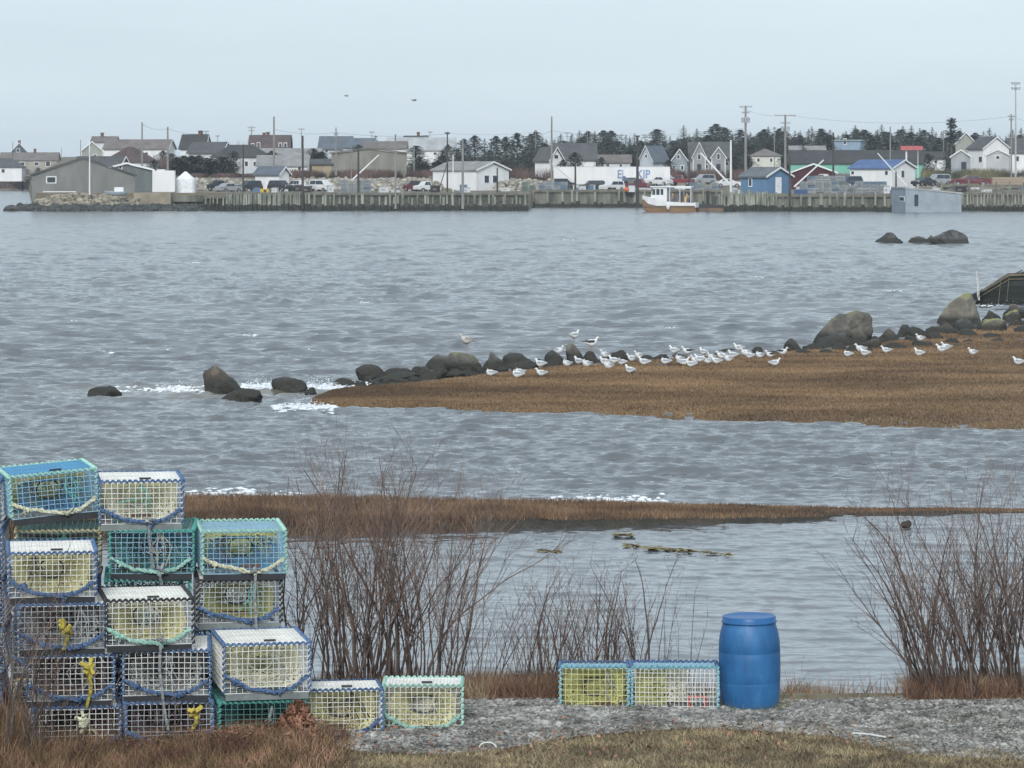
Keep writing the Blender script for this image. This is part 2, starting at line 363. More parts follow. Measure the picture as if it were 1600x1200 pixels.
# weed mats floating in the lagoon
weed = pm('floating_weed', (.30, .25, .12), (.16, .12, .06), scale=4)
for nm, x0, x1, yy, lb in (('weed_mat', 975, 1140, 862, 'long thin yellow brown weed mat drifting on the lagoon'), ('weed_mat', 842, 880, 864, 'short dark weed scrap drifting on the lagoon left of the long mat'),
                          ('weed_mat', 960, 990, 838, 'small dark weed scrap in the lagoon near the narrow bar')):
    Yc = YG(yy); n = 160 if x1 - x0 > 80 else 40
    a = RNG.random(n); X = W(x0 + a * (x1 - x0), Yc); P = np.stack([X, Yc - (a - .5) * (1.2 if n > 50 else 0) + RNG.normal(0, .10, n), RNG.uniform(.02, .035, n)], -1)
    leaves(nm, P, RNG.uniform(.04, .13, n), weed, lb, 'weed', n, .12)

# ------------------------------------------------------------------ boulders
def stone_mat(name, c1, c2, top=None, moss=.5):
    m = pm(name, c1, c2, scale=1.6, detail=10, bump=.16, bscale=3.2, rough=.8, lo=.40, hi=.60)
    t = m.node_tree; n = t.nodes.new; l = t.links.new; b = t.nodes['Principled BSDF']; src = b.inputs['Base Color'].links[0].from_socket
    g = n('ShaderNodeNewGeometry'); sp = n('ShaderNodeSeparateXYZ'); l(g.outputs['Position'], sp.inputs[0])
    wl = n('ShaderNodeMapRange'); wl.inputs[1].default_value = .30; wl.inputs[2].default_value = .52; l(sp.outputs['Z'], wl.inputs[0])   # tide mark: dark weed below
    mx = n('ShaderNodeMix'); mx.data_type = 'RGBA'; mx.inputs['A'].default_value = (.035, .035, .03, 1); l(wl.outputs[0], mx.inputs['Factor']); l(src, mx.inputs['B']); col = mx.outputs['Result']
    if top:
        sn = n('ShaderNodeSeparateXYZ'); l(g.outputs['Normal'], sn.inputs[0]); nz = n('ShaderNodeTexNoise'); nz.inputs['Scale'].default_value = 1.6; nz.inputs['Detail'].default_value = 6
        tcn = n('ShaderNodeTexCoord'); l(tcn.outputs['Object'], nz.inputs['Vector'])
        ad = n('ShaderNodeMath'); ad.operation = 'MULTIPLY'; l(sn.outputs['Z'], ad.inputs[0]); l(nz.outputs[0], ad.inputs[1])
        mr = n('ShaderNodeMapRange'); mr.inputs[1].default_value = moss * .5; mr.inputs[2].default_value = moss * .5 + .2; l(ad.outputs[0], mr.inputs[0])
        m2 = n('ShaderNodeMix'); m2.data_type = 'RGBA'; l(mr.outputs[0], m2.inputs['Factor']); l(col, m2.inputs['A']); m2.inputs['B'].default_value = (*top, 1); col = m2.outputs['Result']
    l(col, b.inputs['Base Color']); return m
SM = {'d': stone_mat('dark_stone', (.11, .11, .105), (.04, .04, .043)), 'g': stone_mat('grey_stone', (.20, .195, .18), (.075, .073, .07)),
      'm': stone_mat('mossy_stone', (.17, .16, .14), (.09, .085, .075), (.20, .20, .09), .62), 'b': stone_mat('brown_stone', (.15, .125, .10), (.075, .062, .052)),
      'y': stone_mat('lichen_stone', (.21, .20, .165), (.12, .11, .09), (.24, .25, .10), .5)}
V3, F3 = ico(4)
def boulder(x0, x1, yt, yb, k, label, group=None, zb=.05, name='boulder', Y=None, seed=None):
    if 560 < yb < 605 and 500 < x0 < 860: c_ = (x0 + x1) / 2; h_ = (x1 - x0) * .58; x0, x1 = c_ - h_, c_ + h_; yt += (yb - yt) * .08
    Y = Y or YG(yb, zb); wd = (x1 - x0) * Y / F; ht = (yb - yt) * Y / F
    sd = seed or (x0 * 7.3 + yb); rnd = random.Random(sd)
    v = V3.copy()
    for _ in range(13):        # broad facets
        nrm = Vector((rnd.gauss(0, 1), rnd.gauss(0, 1), rnd.gauss(.2, .7))).normalized(); dd = rnd.uniform(.50, .92); nr = np.array(nrm)
        s = v @ nr; v -= np.clip(s - dd, 0, 9)[:, None] * nr * .8
    off = rnd.uniform(0, 99)
    dn = np.array([noise.fractal((p[0] * 1.3 + off, p[1] * 1.3, p[2] * 1.3), 1, 2, 4) for p in v]); v *= (1 + dn * .20)[:, None]
    v = v - (v.max(0) + v.min(0)) / 2; v /= (v.max(0) - v.min(0)) / 2
    tp = 1 - rnd.uniform(.1, .5) * np.clip(v[:, 2] + .1, 0, 1) * min(1, 1.6 * ht / wd); v[:, 0] *= tp; v[:, 1] *= tp
    v[:, 0] += (np.clip(v[:, 2], 0, 1) * rnd.uniform(-.35, .35)); v[:, 0] = (v[:, 0] - (v[:, 0].max() + v[:, 0].min()) / 2); v[:, 0] /= np.abs(v[:, 0]).max()
    V = np.stack([v[:, 0] * wd / 2, v[:, 1] * max(wd * .36, ht * .4), v[:, 2] * ht * .9 + ht * .1], -1)
    o = np_mesh(name, V, F3, SM[k], smooth=True); o.location = (W((x0 + x1) / 2, Y), Y + wd * .3, Z(yb, Y)); 
    return tag(o, label, 'rock', group)
for a in [
    (134, 189, 604, 618, 'd', 'low dark rock awash farthest left in the sea'), (314, 383, 573, 611, 'b', 'tall peaked dark boulder standing in the surf left of the bar'),
    (343, 410, 607, 626, 'd', 'long low wet rock just in front of the peaked surf boulder'), (422, 480, 590, 609, 'g', 'rounded grey rock between the peaked surf boulder and the bar tip'),
    (475, 495, 605, 614, 'd', 'little wet stone at the very tip of the brown bar'), (558, 602, 568, 592, 'd', 'dark wedge boulder at the left end of the stone row, foam around it'),
    (665, 702, 552, 578, 'g', 'pointed grey green boulder left of the big olive topped one'), (692, 756, 548, 583, 'm', 'big olive topped boulder with the standing gull above it'),
    (750, 787, 547, 581, 'g', 'upright grey boulder right of the big olive topped one'), (785, 829, 550, 573, 'd', 'leaning dark slab right of the upright grey boulder'),
    (852, 882, 545, 571, 'd', 'dark boulder with a white gull sitting on it'), (884, 914, 537, 568, 'm', 'mossy knobbly rock between two gulls in the middle of the row'),
    (910, 938, 548, 565, 'b', 'brown rock under the black backed gull'), (955, 986, 547, 561, 'b', 'low brown rock right of the black backed gull'),
    (1224, 1253, 529, 552, 'd', 'round dark green boulder alone left of the great pyramid boulder'), (1272, 1366, 486, 537, 'm', 'great pyramid shaped olive boulder in the stone row'),
    (1274, 1342, 520, 542, 'd', 'long dark rock lying against the foot of the great pyramid boulder'), (1358, 1410, 513, 538, 'b', 'brown block with a dark hollow right of the great pyramid boulder'),
    (1403, 1432, 507, 526, 'd', 'dark tilted stone right of the brown block'), (1415, 1450, 510, 527, 'd', 'rounded dark stone midway between the two biggest boulders'),
    (1462, 1537, 458, 509, 'y', 'huge egg shaped boulder with yellow green lichen near the wreck'), (1530, 1578, 498, 522, 'y', 'smooth loaf shaped olive boulder at lower right of the lichen boulder'),
    (1565, 1597, 484, 503, 'y', 'rounded olive boulder near the right edge below the wreck'), (1535, 1566, 485, 499, 'g', 'pale grey boulder right of the huge lichen boulder'),
    (1566, 1606, 475, 496, 'b', 'peaked brown boulder at the right edge under the wreck'), (1368, 1405, 363, 378, 'd', 'small pointed rock far out in the open water'),
    (1420, 1460, 369, 379, 'b', 'low brown ledge between the two far out rocks'), (1455, 1516, 359, 380, 'd', 'largest humped rock far out in the open water'), (1395, 1412, 373, 379, 'b', 'tiny rock touching the small pointed one far out'), (1444, 1462, 367, 379, 'b', 'brown rock wedged against the largest far out rock'),
    (1407, 1425, 813, 821, 'b', 'small lone stone in the lagoon by the right hand shrubs')]:
    boulder(*a)
rs = 'grey stones in the row behind the bar'
for a in [(520, 556, 590, 602), (556, 573, 595, 604), (572, 603, 590, 601), (596, 640, 574, 592), (603, 642, 590, 599), (590, 650, 581, 596), (640, 672, 571, 586), (652, 682, 576, 595),
          (672, 697, 574, 586), (697, 727, 576, 586), (800, 842, 563, 576), (836, 853, 560, 569), (936, 956, 555, 564)]:
    boulder(*a, random.choice('dgb'), 'rounded grey stone in the crowded left part of the stone row', 'stones in the left part of the row')
for a in [(992, 1026, 555, 563), (1020, 1046, 554, 561), (1108, 1142, 552, 561), (1120, 1150, 545, 551), (1172, 1196, 542, 553), (1050, 1080, 553, 560), (1196, 1222, 548, 556)]:
    boulder(*a, random.choice('dgb'), 'low flat stone peeping out behind the resting gulls', 'low stones behind the gulls')
for a in [(1255, 1290, 537, 551), (1240, 1281, 545, 557), (1290, 1326, 536, 551), (1280, 1316, 546, 557), (1323, 1348, 538, 553), (1320, 1360, 517, 541), (1445, 1467, 510, 523),
          (1440, 1482, 520, 534), (1488, 1536, 498, 521), (1573, 1602, 500, 513), (1456, 1502, 505, 526), (1408, 1447, 525, 538), (1470, 1502, 528, 541), (1498, 1536, 514, 529), (1340, 1382, 530, 549),
          (1380, 1422, 535, 549), (1423, 1462, 532, 545), (1535, 1570, 520, 532), (1350, 1368, 544, 553), (1500, 1530, 530, 539), (1545, 1580, 528, 538), (1585, 1620, 508, 524), (1610, 1660, 485, 515), (1440, 1456, 516, 524)]:
    boulder(*a, random.choice('dgbb'), 'rounded stone in the jumble between the great boulders on the right', 'stones in the right part of the row')
for px_, py_ in [(1300, 545), (1362, 541), (1395, 530), (1420, 521), (1470, 520), (1512, 512), (1555, 512), (1590, 500), (1335, 535), (1480, 512), (645, 592), (620, 596), (575, 594)] + [(random.uniform(1250, 1620), None) for _ in range(48)] + [(random.uniform(555, 1000), 1) for _ in range(44)]:
    if py_ == 1: py_ = np.interp(px_, [555, 600, 700, 850, 1000], [603, 604, 592, 574, 563]) + random.uniform(-7, 3)
    y_ = py_ or np.interp(px_, [1250, 1350, 1450, 1600], [551, 543, 524, 510]) + random.uniform(-8, 7); s_ = random.uniform(8, 22)
    boulder(px_ - s_ / 2, px_ + s_ / 2, y_ - s_ * .45, y_, random.choice('dgb'), 'small cobble wedged among the larger boulders of the row', 'cobbles in the stone row', name='cobble')

# surf: lumps and flecks of foam round the tip
foamm = pm('sea_foam', (.85, .87, .89), (.70, .75, .8), rough=.6, scale=8)
def foam(label, spots, seed):
    rng = np.random.default_rng(seed); v, f = ico(1); VV = []; S = []
    for x0, x1, y0, y1, n in spots:
        a = rng.random(n); pxs = x0 + a * (x1 - x0); top = np.sin(a * math.pi) ** .6
        y = y1 - rng.random(n) ** 1.5 * (y1 - y0) * .35; Y = YG(y1, 0) + rng.normal(0, .5, n)
        hz = rng.random(n) ** 3 * (y1 - y0) * YG(y1) / F * top * (.5 + .5 * np.sin(pxs * .7 + seed) ** 2)
        VV.append(np.stack([(pxs - 800) * Y / F, Y, hz], -1)); S.append(rng.uniform(.012, .10, n) ** 1.0 * np.where(hz < .05, 1.2, .35) * (1 - .4 * hz / hz.max()))
    return scatter_stones('foam', np.concatenate(VV), np.concatenate(S), foamm, label, 'foam', seed, 1, .35)
foam('white surf breaking around the tip of the bar', [(245, 318, 597, 609, 500), (318, 345, 594, 608, 60), (378, 440, 587, 606, 1100), (468, 535, 584, 607, 1500), (535, 600, 592, 604, 200), (428, 525, 620, 639, 1100), (150, 300, 603, 610, 120)], 3)
foam('thin white foam line along the back of the narrow bar', [(285, 470, 766, 776, 60), (860, 1040, 773, 785, 240), (300, 400, 766, 771, 60), (1480, 1620, 468, 478, 160), (1540, 1620, 515, 520, 20)], 9)
foam('small scattered whitecaps on the open water', [(random.uniform(0, 1500), 0, 0, 0, 0) and (a, a + random.uniform(8, 30), b, b + 3, 26) for a, b in [(150, 547), (380, 521), (250, 545), (1560, 363), (1385, 452), (0, 442), (1030, 510), (700, 438), (300, 408), (880, 372), (560, 470), (1180, 430), (940, 398), (90, 500), (1240, 395), (470, 545)]], 12)

# ------------------------------------------------------------------ far shore ground
def shoreY(px): return np.interp(px, [-3000, 44, 52, 826, 834, 1128, 1134, 4500], [985, 985, 500, 500, 540, 540, 488, 488])
def T(px, Y):
    ap = np.interp(px, [700, 860], [560, 615]); s = Y - ap
    z = np.interp(s, [0, 25, 95, 190, 340, 560, 5000], [2.45, 4.5, 5.2, 7.0, 8.5, 10, 11])
    l = np.interp(Y, [985, 1000, 1080, 1300, 5000], [.0, .7, 3.6, 6, 9]); k = np.interp(px, [40, 95], [1, 0])
    return np.where(px < 95, l * k * (Y > 900) + z * (1 - k) + (Y <= 900) * k * np.where(px < 48, -1, 2.45), z)
def build_far():
    px = np.concatenate([np.linspace(-3000, 0, 30), np.linspace(20, 40, 4), np.linspace(44, 52, 5), np.linspace(60, 820, 60), np.linspace(826, 834, 4), np.linspace(850, 1120, 24), np.linspace(1128, 1134, 4), np.linspace(1150, 1700, 40), np.linspace(1750, 4500, 30)])
    t = np.concatenate([np.linspace(0, .2, 60), np.linspace(.21, 1, 40)]) ** 2
    V = np.zeros((100, len(px), 3))
    for j, p in enumerate(px):
        ys = float(shoreY(p)); Y = ys + t * (2600 - ys)
        z = T(np.full(100, p), Y) + np.array([noise.noise((p * .02, y * .03, 0)) for y in Y]) * np.clip((Y - ys - 120) / 200, 0, .8)
        z[0] -= 3.2
        V[:, j, 0] = (p - 800) * Y / F; V[:, j, 1] = Y; V[:, j, 2] = z
    m = pm('far_soil', (.20, .165, .11), (.11, .10, .065), scale=.08, detail=9, c3=(.15, .125, .085), bump=.2, bscale=1)
    tag(np_mesh('ground', V.reshape(-1, 3), grid_faces(100, len(px)), m, smooth=False), kind='structure')
build_far()

# ------------------------------------------------------------------ wharves
pile_m = pm('pier_pile', (.23, .24, .20), (.08, .085, .07), scale=1.2, stretch=(1, 1, .3), island=.5)
pile_w = pm('wet_pile', (.045, .05, .04), (.025, .03, .022), scale=2)
darkw = pm('dark_cribwork', (.115, .115, .095), (.045, .05, .042), scale=.9, detail=8, stretch=(1, 1, 2.5), bump=.05)
conc = pm('old_concrete', (.20, .20, .165), (.065, .07, .058), scale=.45, detail=9, stretch=(1.6, 1, .45), lo=.4, hi=.62, bump=.03)
deckm = pm('deck_timber', (.20, .19, .16), (.12, .115, .10), scale=1)
def pier(label, x0, x1, Y, ytop, ywat, piles, body=conc, depth=14, tall=0., name='pier', wall=True):
    r = empty(name, (W((x0 + x1) / 2, Y), Y, 0), label, 'pier'); hx = (x1 - x0) * Y / F / 2; zt = Z(ytop, Y)
    m = MB()
    if wall: m.box(-hx, hx, .25, depth, .55, zt - .22); m.build('quay_wall', [body, pile_w], r); m = MB(); m.box(-hx + .01, hx - .01, .27, depth, -2, .549); m.build('wall_foot', pile_w, r); m = MB()
    else:
        for k in range(7): m.box(-hx + k * hx / 3.5, -hx + k * hx / 3.5 + .4, .3, .7, -2, zt - .25, 1)
        pass
    if m.v: m.build('dock_base', [body, pile_w], r)
    m = MB(); m.box(-hx, hx, -.05, depth, zt - .2, zt); m.box(-hx, hx, -.12, .2, zt, zt + .22); m.build('deck', deckm, r)
    for p in piles:
        p, th, up = p; x = W(p, Y) - W((x0 + x1) / 2, Y)
        m = MB(); lean = random.uniform(-.05, .05); zs = random.uniform(.7, 1.0)
        m.tube([(x, 0, -2), (x, 0, zs)], th, 7, 1); m.tube([(x, 0, zs), (x + lean, .02, zt + up)], [th, th * .85], 7, 0)
        m.build('piling', [pile_m, pile_w], r)
    return r
def spread(a, b, n, th=.16, up=(-.2, .35), j=.3):
    s = (b - a) / n; return [(a + (k + .5 + random.uniform(-j, j)) * s, th * random.uniform(.8, 1.3), random.uniform(*up)) for k in range(n)]
pier('short open timber dock with dark gaps beside the white shrink wrapped shape', 318, 352, 494, 308, 328, spread(318, 352, 5, .14), wall=False, depth=8, name='dock')
pier('long left wharf with closely spaced upright timber piles', 352, 826, 492, 303, 329, spread(352, 475, 32, .17, (-.1, .2)) + spread(475, 826, 46, .17, (-.6, .3), .45), body=darkw)
pier('middle wharf set farther back behind the fishing boat', 826, 1130, 533, 298.5, 323, spread(828, 1128, 17, .2, (-.2, .3), .4), depth=20)
pier('right wharf with tall bunched piles in front of the blue shed', 1120, 1404, 484, 306, 330, spread(1122, 1215, 22, .2, (.2, .9)) + spread(1216, 1330, 8, .24, (-.1, .6)) + spread(1330, 1400, 5, .2, (0, 1.2)), depth=10)
pier('low timber wharf at the right edge beyond the floating grey shed', 1500, 1740, 487, 303, 328, spread(1502, 1740, 44, .15, (-.1, .5)), depth=12, body=deckm)
r = empty('fence', (W(1560, 500), 500, 2.4), 'grey timber rail fence along the right hand wharf below the parked cars', 'fence')
m = MB(); m.box(-8.5, 16, -.05, .05, .2, .6); m.box(-8.5, 16, -.05, .05, .9, 1.3); m.build('rail', deckm, r)
for k in range(13): m = MB(); m.box(-8.5 + 2 * k, -8.2 + 2 * k, -.15, -.06, -.5, 1.6 + random.uniform(0, .6)); m.build('post', pile_m, r)
# seawall and old concrete on the left point
r = empty('seawall', (W(242, 500), 500, 0), 'tan concrete seawall in front of the white container', 'wall')
m = MB(); m.box(-2.8, 2.6, -3, 2, -.5, Z(301, 500)); m.build('concrete_block', pm('tan_concrete', (.33, .285, .21), (.19, .165, .125), scale=.6, detail=7), r)
m = MB(); m.box(2.62, 7.2, -1, 3, 1.2, Z(305, 500)); m.build('slab', conc, r)

# rubble: dark tide-washed and pale rip-rap
def rubble(name, label, x0, x1, y0, y1, Yr, n, size, mat, seed, zf=None):
    rng = np.random.default_rng(seed); p = rng.uniform(x0, x1, n); t = rng.random(n); Y = Yr[0] + t * (Yr[1] - Yr[0])
    z0 = Z(y1, Yr[0]); z1 = Z(y0, Yr[1]); z = z0 + (z1 - z0) * t * (zf(p) if zf else 1)
    P = np.stack([(p - 800) * Y / F, Y, z], -1)
    return scatter_stones(name, P, rng.uniform(.5, 1.2, n) * size, mat, label, 'rubble', seed, 1, .7)
rip = pm('riprap_stone', (.40, .37, .31), (.20, .185, .16), scale=.5, island=.45); dk = pm('tide_rock', (.075, .08, .075), (.03, .033, .03), scale=.8, island=.4); tanr = pm('tan_rock', (.33, .29, .225), (.17, .15, .12), scale=.6, island=.4)
rubble('rubble', 'dark wet rocks at the waterline of the left point', 28, 318, 320, 330, (484, 490), 900, .42, dk, 21)
rubble('rubble', 'tan broken rocks heaped in front of the big grey shed', 58, 215, 302, 322, (489, 496), 420, .5, tanr, 22, lambda p: np.clip(np.interp(p, [58, 90, 130, 215], [.4, 1, 1, .55]), 0, 1))
rubble('riprap', 'pale riprap boulders banked behind the left wharf', 304, 424, 281, 299, (558, 572), 420, .55, rip, 23)
rubble('riprap', 'pale riprap boulders banked behind the wharf left of the white house', 450, 690, 280, 299, (556, 572), 800, .6, rip, 24)
rubble('riprap', 'short heap of pale riprap right of the white house', 775, 866, 282, 299, (556, 572), 220, .6, rip, 25)
boulder(4, 33, 320, 330, 'd', 'small dark rock in the water left of the grey shed point', zb=0)

# ------------------------------------------------------------------ buildings
ROOF = {}
def roofm(c): 
    k = 'roof_%d_%d_%d' % tuple(int(x * 100) for x in c)
    return pm(k, c, tuple(x * .68 for x in c), scale=.6, detail=8, stretch=(1, 1, 1), bump=.02, bscale=5, rough=.9)
def building(name, label, x0, xc, x1, base, eave, ridge, Y, wall, roof, theta=35, flip=False, kind='gable', wins=(), doors=(), depth=None, chimney=None,
             trim=TRIM, cat='house', over=.35, gableside=None, group=None):
    """x0..xc: the eave wall, xc..x1: the gable wall (photo columns); flip: the gable wall is on the left"""
    th = R(theta)
    if flip: a0, a1, g0, g1 = xc, x1, x0, xc
    else: a0, a1, g0, g1 = x0, xc, xc, x1
    px_m = Y / F
    Lw = (a1 - a0) * px_m / max(math.cos(th), .05) if theta < 89 else (depth or 8)
    Wd = (g1 - g0) * px_m / max(math.sin(th), .05) if theta > 1 else (depth or 7)
    zb, ze, zr = Z(base, Y) - .6, Z(eave, Y), Z(ridge, Y)
    cx = W(xc, Y)
    if theta >= 89: cx = W(g0, Y)
    if theta <= 1: cx = W(a0 if flip or True else a1, Y)
    u = Vector((math.cos(th), -math.sin(th), 0)) if not flip else Vector((math.cos(th), math.sin(th), 0))
    org = Vector((cx, Y, 0))
    if not flip and 1 < theta: org = org - u * Lw
    rz = -th if not flip else th
    r = empty(name, (org.x, org.y, zb), label, cat, group, rz=rz); ht = ze - zb; hr = zr - zb
    gm = wall if gableside is None else gableside
    m = MB(); y0, y1 = 0, Wd
    if kind == 'gable': poly = [(0, 0), (Wd, 0), (Wd, ht), (Wd/2, hr - .12), (0, ht)]
    elif kind == 'gambrel': poly = [(0, 0), (Wd, 0), (Wd, ht), (Wd*.84, ht + (hr-ht)*.65), (Wd/2, hr - .1), (Wd*.16, ht + (hr-ht)*.65), (0, ht)]
    elif kind == 'mono': poly = [(0, 0), (Wd, 0), (Wd, hr), (0, ht)]
    elif kind == 'salt': poly = [(0, 0), (Wd, 0), (Wd, ht), (Wd*.4, hr - .12), (0, ht)]
    else: poly = [(0, 0), (Wd, 0), (Wd, ht), (0, ht)]
    m.prism(poly, 0, Lw, 'x'); m.build('wall', gm if gableside is not None else wall, r)
    m = MB(); t = .22; o = over
    def slab(p, q, e0=-o, e1=Lw + o):     # a roof slope from (y,z) p to q
        m.prism([p, q, (q[0], q[1] + t), (p[0], p[1] + t)], e0, e1, 'x')
    if kind == 'gable':
        s = (hr - ht) / (Wd / 2); slab((-o, ht - o * s), (Wd/2, hr)); slab((Wd/2, hr), (Wd + o, ht - o * s))
    elif kind == 'salt':
        s = (hr - ht) / (Wd * .4); slab((-o, ht - o * s), (Wd*.4, hr)); slab((Wd*.4, hr), (Wd + o, ht))
    elif kind == 'gambrel':
        b = (Wd*.16, ht + (hr-ht)*.65); slab((-o*.5, ht - .1), b); slab(b, (Wd/2, hr)); slab((Wd/2, hr), (Wd - b[0], b[1])); slab((Wd - b[0], b[1]), (Wd + o*.5, ht - .1))
    elif kind == 'mono': slab((-o, ht - .05), (Wd + o, hr + .05))
    elif kind == 'flat': m.box(-o, Lw + o, -o, Wd + o, ht, ht + .25)
    elif kind == 'hip':
        h = min(Lw, Wd) / 2 * .95
        rings = [[(-o, -o, ht), (Lw + o, -o, ht), (Lw + o, Wd + o, ht), (-o, Wd + o, ht)], [(-o, -o, ht + .12), (Lw + o, -o, ht + .12), (Lw + o, Wd + o, ht + .12), (-o, Wd + o, ht + .12)],
                 [(h, Wd/2 - .03, hr), (Lw - h, Wd/2 - .03, hr), (Lw - h, Wd/2 + .03, hr), (h, Wd/2 + .03, hr)]]
        m.loft(rings)
    rf = m.build('roof', roof, r)
    if trim and kind in ('gable', 'mono', 'salt') and theta > 1:
        m = MB(); gx = (Lw + o) if not flip else -o; e = .05 if not flip else -.05
        pts = {'gable': [(-o, ht - o * (hr-ht)/(Wd/2)), (Wd/2, hr), (Wd + o, ht - o * (hr-ht)/(Wd/2))], 'mono': [(-o, ht - .05), (Wd + o, hr + .05)], 'salt': [(-o, ht - .1), (Wd*.4, hr), (Wd + o, ht)]}[kind]
        for a, b in zip(pts[:-1], pts[1:]): m.prism([(a[0], a[1] - .02), (b[0], b[1] - .02), (b[0], b[1] + t + .02), (a[0], a[1] + t + .02)], gx, gx + e, 'x')
        m.build('fascia', trim, r)
    def opening(pxc, pyc, wp, hp, isdoor=False, dm=None):
        hw, hh = wp * px_m / 2, hp * px_m / 2; z = Z(pyc, Y) - zb
        ong = (g0 <= pxc <= g1) and (theta > 1)
        if theta >= 89: ong = True
        if ong:
            f = (pxc - g0) / (g1 - g0); y = f * Wd if not flip else (1 - f) * Wd; hw2 = min(hw / math.sin(th), Wd * .2); X0 = Lw if not flip else 0; sg = 1 if not flip else -1
            def bx(m, a, dz, e0, e1): m.box(min(X0 + sg*e0, X0 + sg*e1), max(X0 + sg*e0, X0 + sg*e1), y - a, y + a, z - dz, z + dz)
            wv = hw2
        else:
            f = (pxc - a0) / (a1 - a0); x = f * Lw; wv = hw / math.cos(th)
            def bx(m, a, dz, e0, e1): m.box(x - a, x + a, -e1, -e0, z - dz, z + dz)
        if isdoor:
            m = MB(); bx(m, wv, hh, .0, .06); d_ = m.build('door', dm or TRIM, r); m = MB(); bx(m, .05, .05, .07, .12); m.build('handle', glass_dark(), d_)
        else:
            m = MB(); bx(m, wv + .1, hh + .1, 0, .05); f_ = m.build('window', trim or TRIM, r)
            m = MB(); bx(m, wv * .92, hh * .92, .051, .07); m.build('pane', glass_dark(), f_)
    for q in wins: opening(*q)
    for q in doors: opening(*q[:4], isdoor=True, dm=q[4] if len(q) > 4 else None)
    for q in ([chimney] if isinstance(chimney, tuple) else (chimney or [])):
        pc, pt = q; x = Lw * .5 if theta >= 89 else np.clip((pc - a0) / max(a1 - a0, 1) * Lw, .6, Lw - .6); y = Wd / 2 if theta < 89 else np.clip((pc - g0) / (g1 - g0) * Wd, .5, Wd - .5)
        m = MB(); m.box(x - .35, x + .35, y - .35, y + .35, hr - .8, Z(pt, Y) - zb); m.box(x - .42, x + .42, y - .42, y + .42, Z(pt, Y) - zb, Z(pt, Y) - zb + .15); m.build('chimney', brick, rf)
    return r
brick = pm('chimney_brick', (.16, .085, .065), (.09, .055, .045), scale=3)
greyS = paint('grey_siding', (.40, .40, .38)); greyG = paint('green_grey_siding', (.28, .32, .32)); beige = paint('beige_siding', (.38, .35, .30)); tanM = paint('tan_metal', (.47, .455, .40), k=.75)
ochre = paint('ochre_siding', (.36, .30, .20)); blueS = paint('blue_siding', (.115, .215, .36)); slate = paint('slate_blue_siding', (.16, .20, .25)); palegrey = paint('pale_grey_siding', (.50, .545, .59))
midgrey = paint('mid_grey_siding', (.30, .31, .32)); redS = paint('barn_red', (.17, .065, .065)); greenM = paint('green_metal', (.20, .50, .40)); maroon = paint('maroon_siding', (.16, .05, .06)); cream = paint('cream_siding', (.62, .63, .56))
dgrey = roofm((.10, .105, .11)); brownR = roofm((.20, .175, .165)); greyR = roofm((.30, .30, .30)); slateR = roofm((.13, .155, .19)); blackR = roofm((.065, .068, .07)); redR = roofm((.115, .085, .085)); blueR = roofm((.10, .17, .34)); palR = roofm((.42, .44, .45)); greenR = roofm((.10, .12, .11))
Bd = building
# left point
Bd('shed', 'big weathered grey shed with a low gable end at the left shore point', 50, 50, 210, 322, 274, 247, 500, greyS, dgrey, theta=88, depth=9, wins=[(80, 281, 14, 9)], doors=[], cat='shed', trim=None)
Bd('shed', 'green grey shed with a white trimmed gable behind the big weathered shed', 158, 158, 238, 302, 266, 256, 512, greyG, dgrey, theta=88, depth=10, wins=[(188, 261, 4, 5)], cat='shed')
Bd('shed', 'long dark roofed building rising behind the two grey sheds', 108, 182, 200, 290, 268, 246, 540, greyS, dgrey, theta=20, cat='shed')
Bd('house', 'small slate blue house with a dormer gable and chimney at the far left', 15, 15, 45, 250, 240, 224, 1040, slate, dgrey, theta=88, wins=[(28, 235, 5, 5)], chimney=(35, 220))
Bd('house', 'long beige house under a brown roof near the left edge', 0, 89, 89, 276, 250, 239, 1000, beige, brownR, theta=0, wins=[(35, 256, 7, 5), (57, 256, 7, 5), (75, 256, 7, 8)], chimney=(52, 233))
Bd('house', 'white house with a wide dark hip roof at the left edge', -45, 34, 34, 280, 262, 247, 950, WHITE, dgrey, theta=0, kind='hip', wins=[(5, 267, 5, 6)])
Bd('house', 'cream gabled end house left of the long white building', 128, 128, 160, 268, 236, 222, 720, cream, brownR, theta=88, wins=[(148, 244, 4, 5)])
Bd('building', 'long white building with a brown roof in the left of the village', 160, 262, 270, 268, 232, 219, 730, WHITE, brownR, theta=12, wins=[(200, 240, 5, 4), (228, 240, 5, 4)], cat='building')
Bd('house', 'brown roof with a chimney showing above the long white building', 143, 180, 180, 236, 222, 214, 800, OFFW, brownR, theta=0, chimney=(157, 208))
Bd('house', 'low house with a dark brown hip roof behind the grey sheds', 160, 240, 240, 275, 254, 229, 640, OFFW, pm('dark_brown_roof', (.105, .075, .07), (.06, .045, .045), scale=.7, rough=.9), theta=0, kind='hip', depth=9)
Bd('house', 'white house with a steep black gable roof and chimney left of the evergreens', 280, 320, 328, 264, 229, 211, 720, WHITE, blackR, theta=25, chimney=(308, 205), wins=[(322, 240, 3, 5)])
Bd('house', 'house with a broad dark roof left of the red barn shaped house', 292, 346, 360, 268, 238, 223, 690, OFFW, dgrey, theta=25)
Bd('house', 'house with a black hip roof in front of the red barn shaped house', 330, 420, 420, 275, 246, 226, 650, OFFW, blackR, theta=0, kind='hip', wins=[(385, 256, 5, 8), (398, 256, 4, 7)])
r_ = Bd('house', 'dark red barn shaped house with white dormer windows', 390, 452, 452, 255, 232, 212, 770, redS, redR, theta=0, kind='gambrel', wins=[(404, 227, 4, 8), (438, 227, 4, 7), (446, 227, 4, 7), (395, 228, 4, 7)], chimney=[(411, 208), (417, 207)])
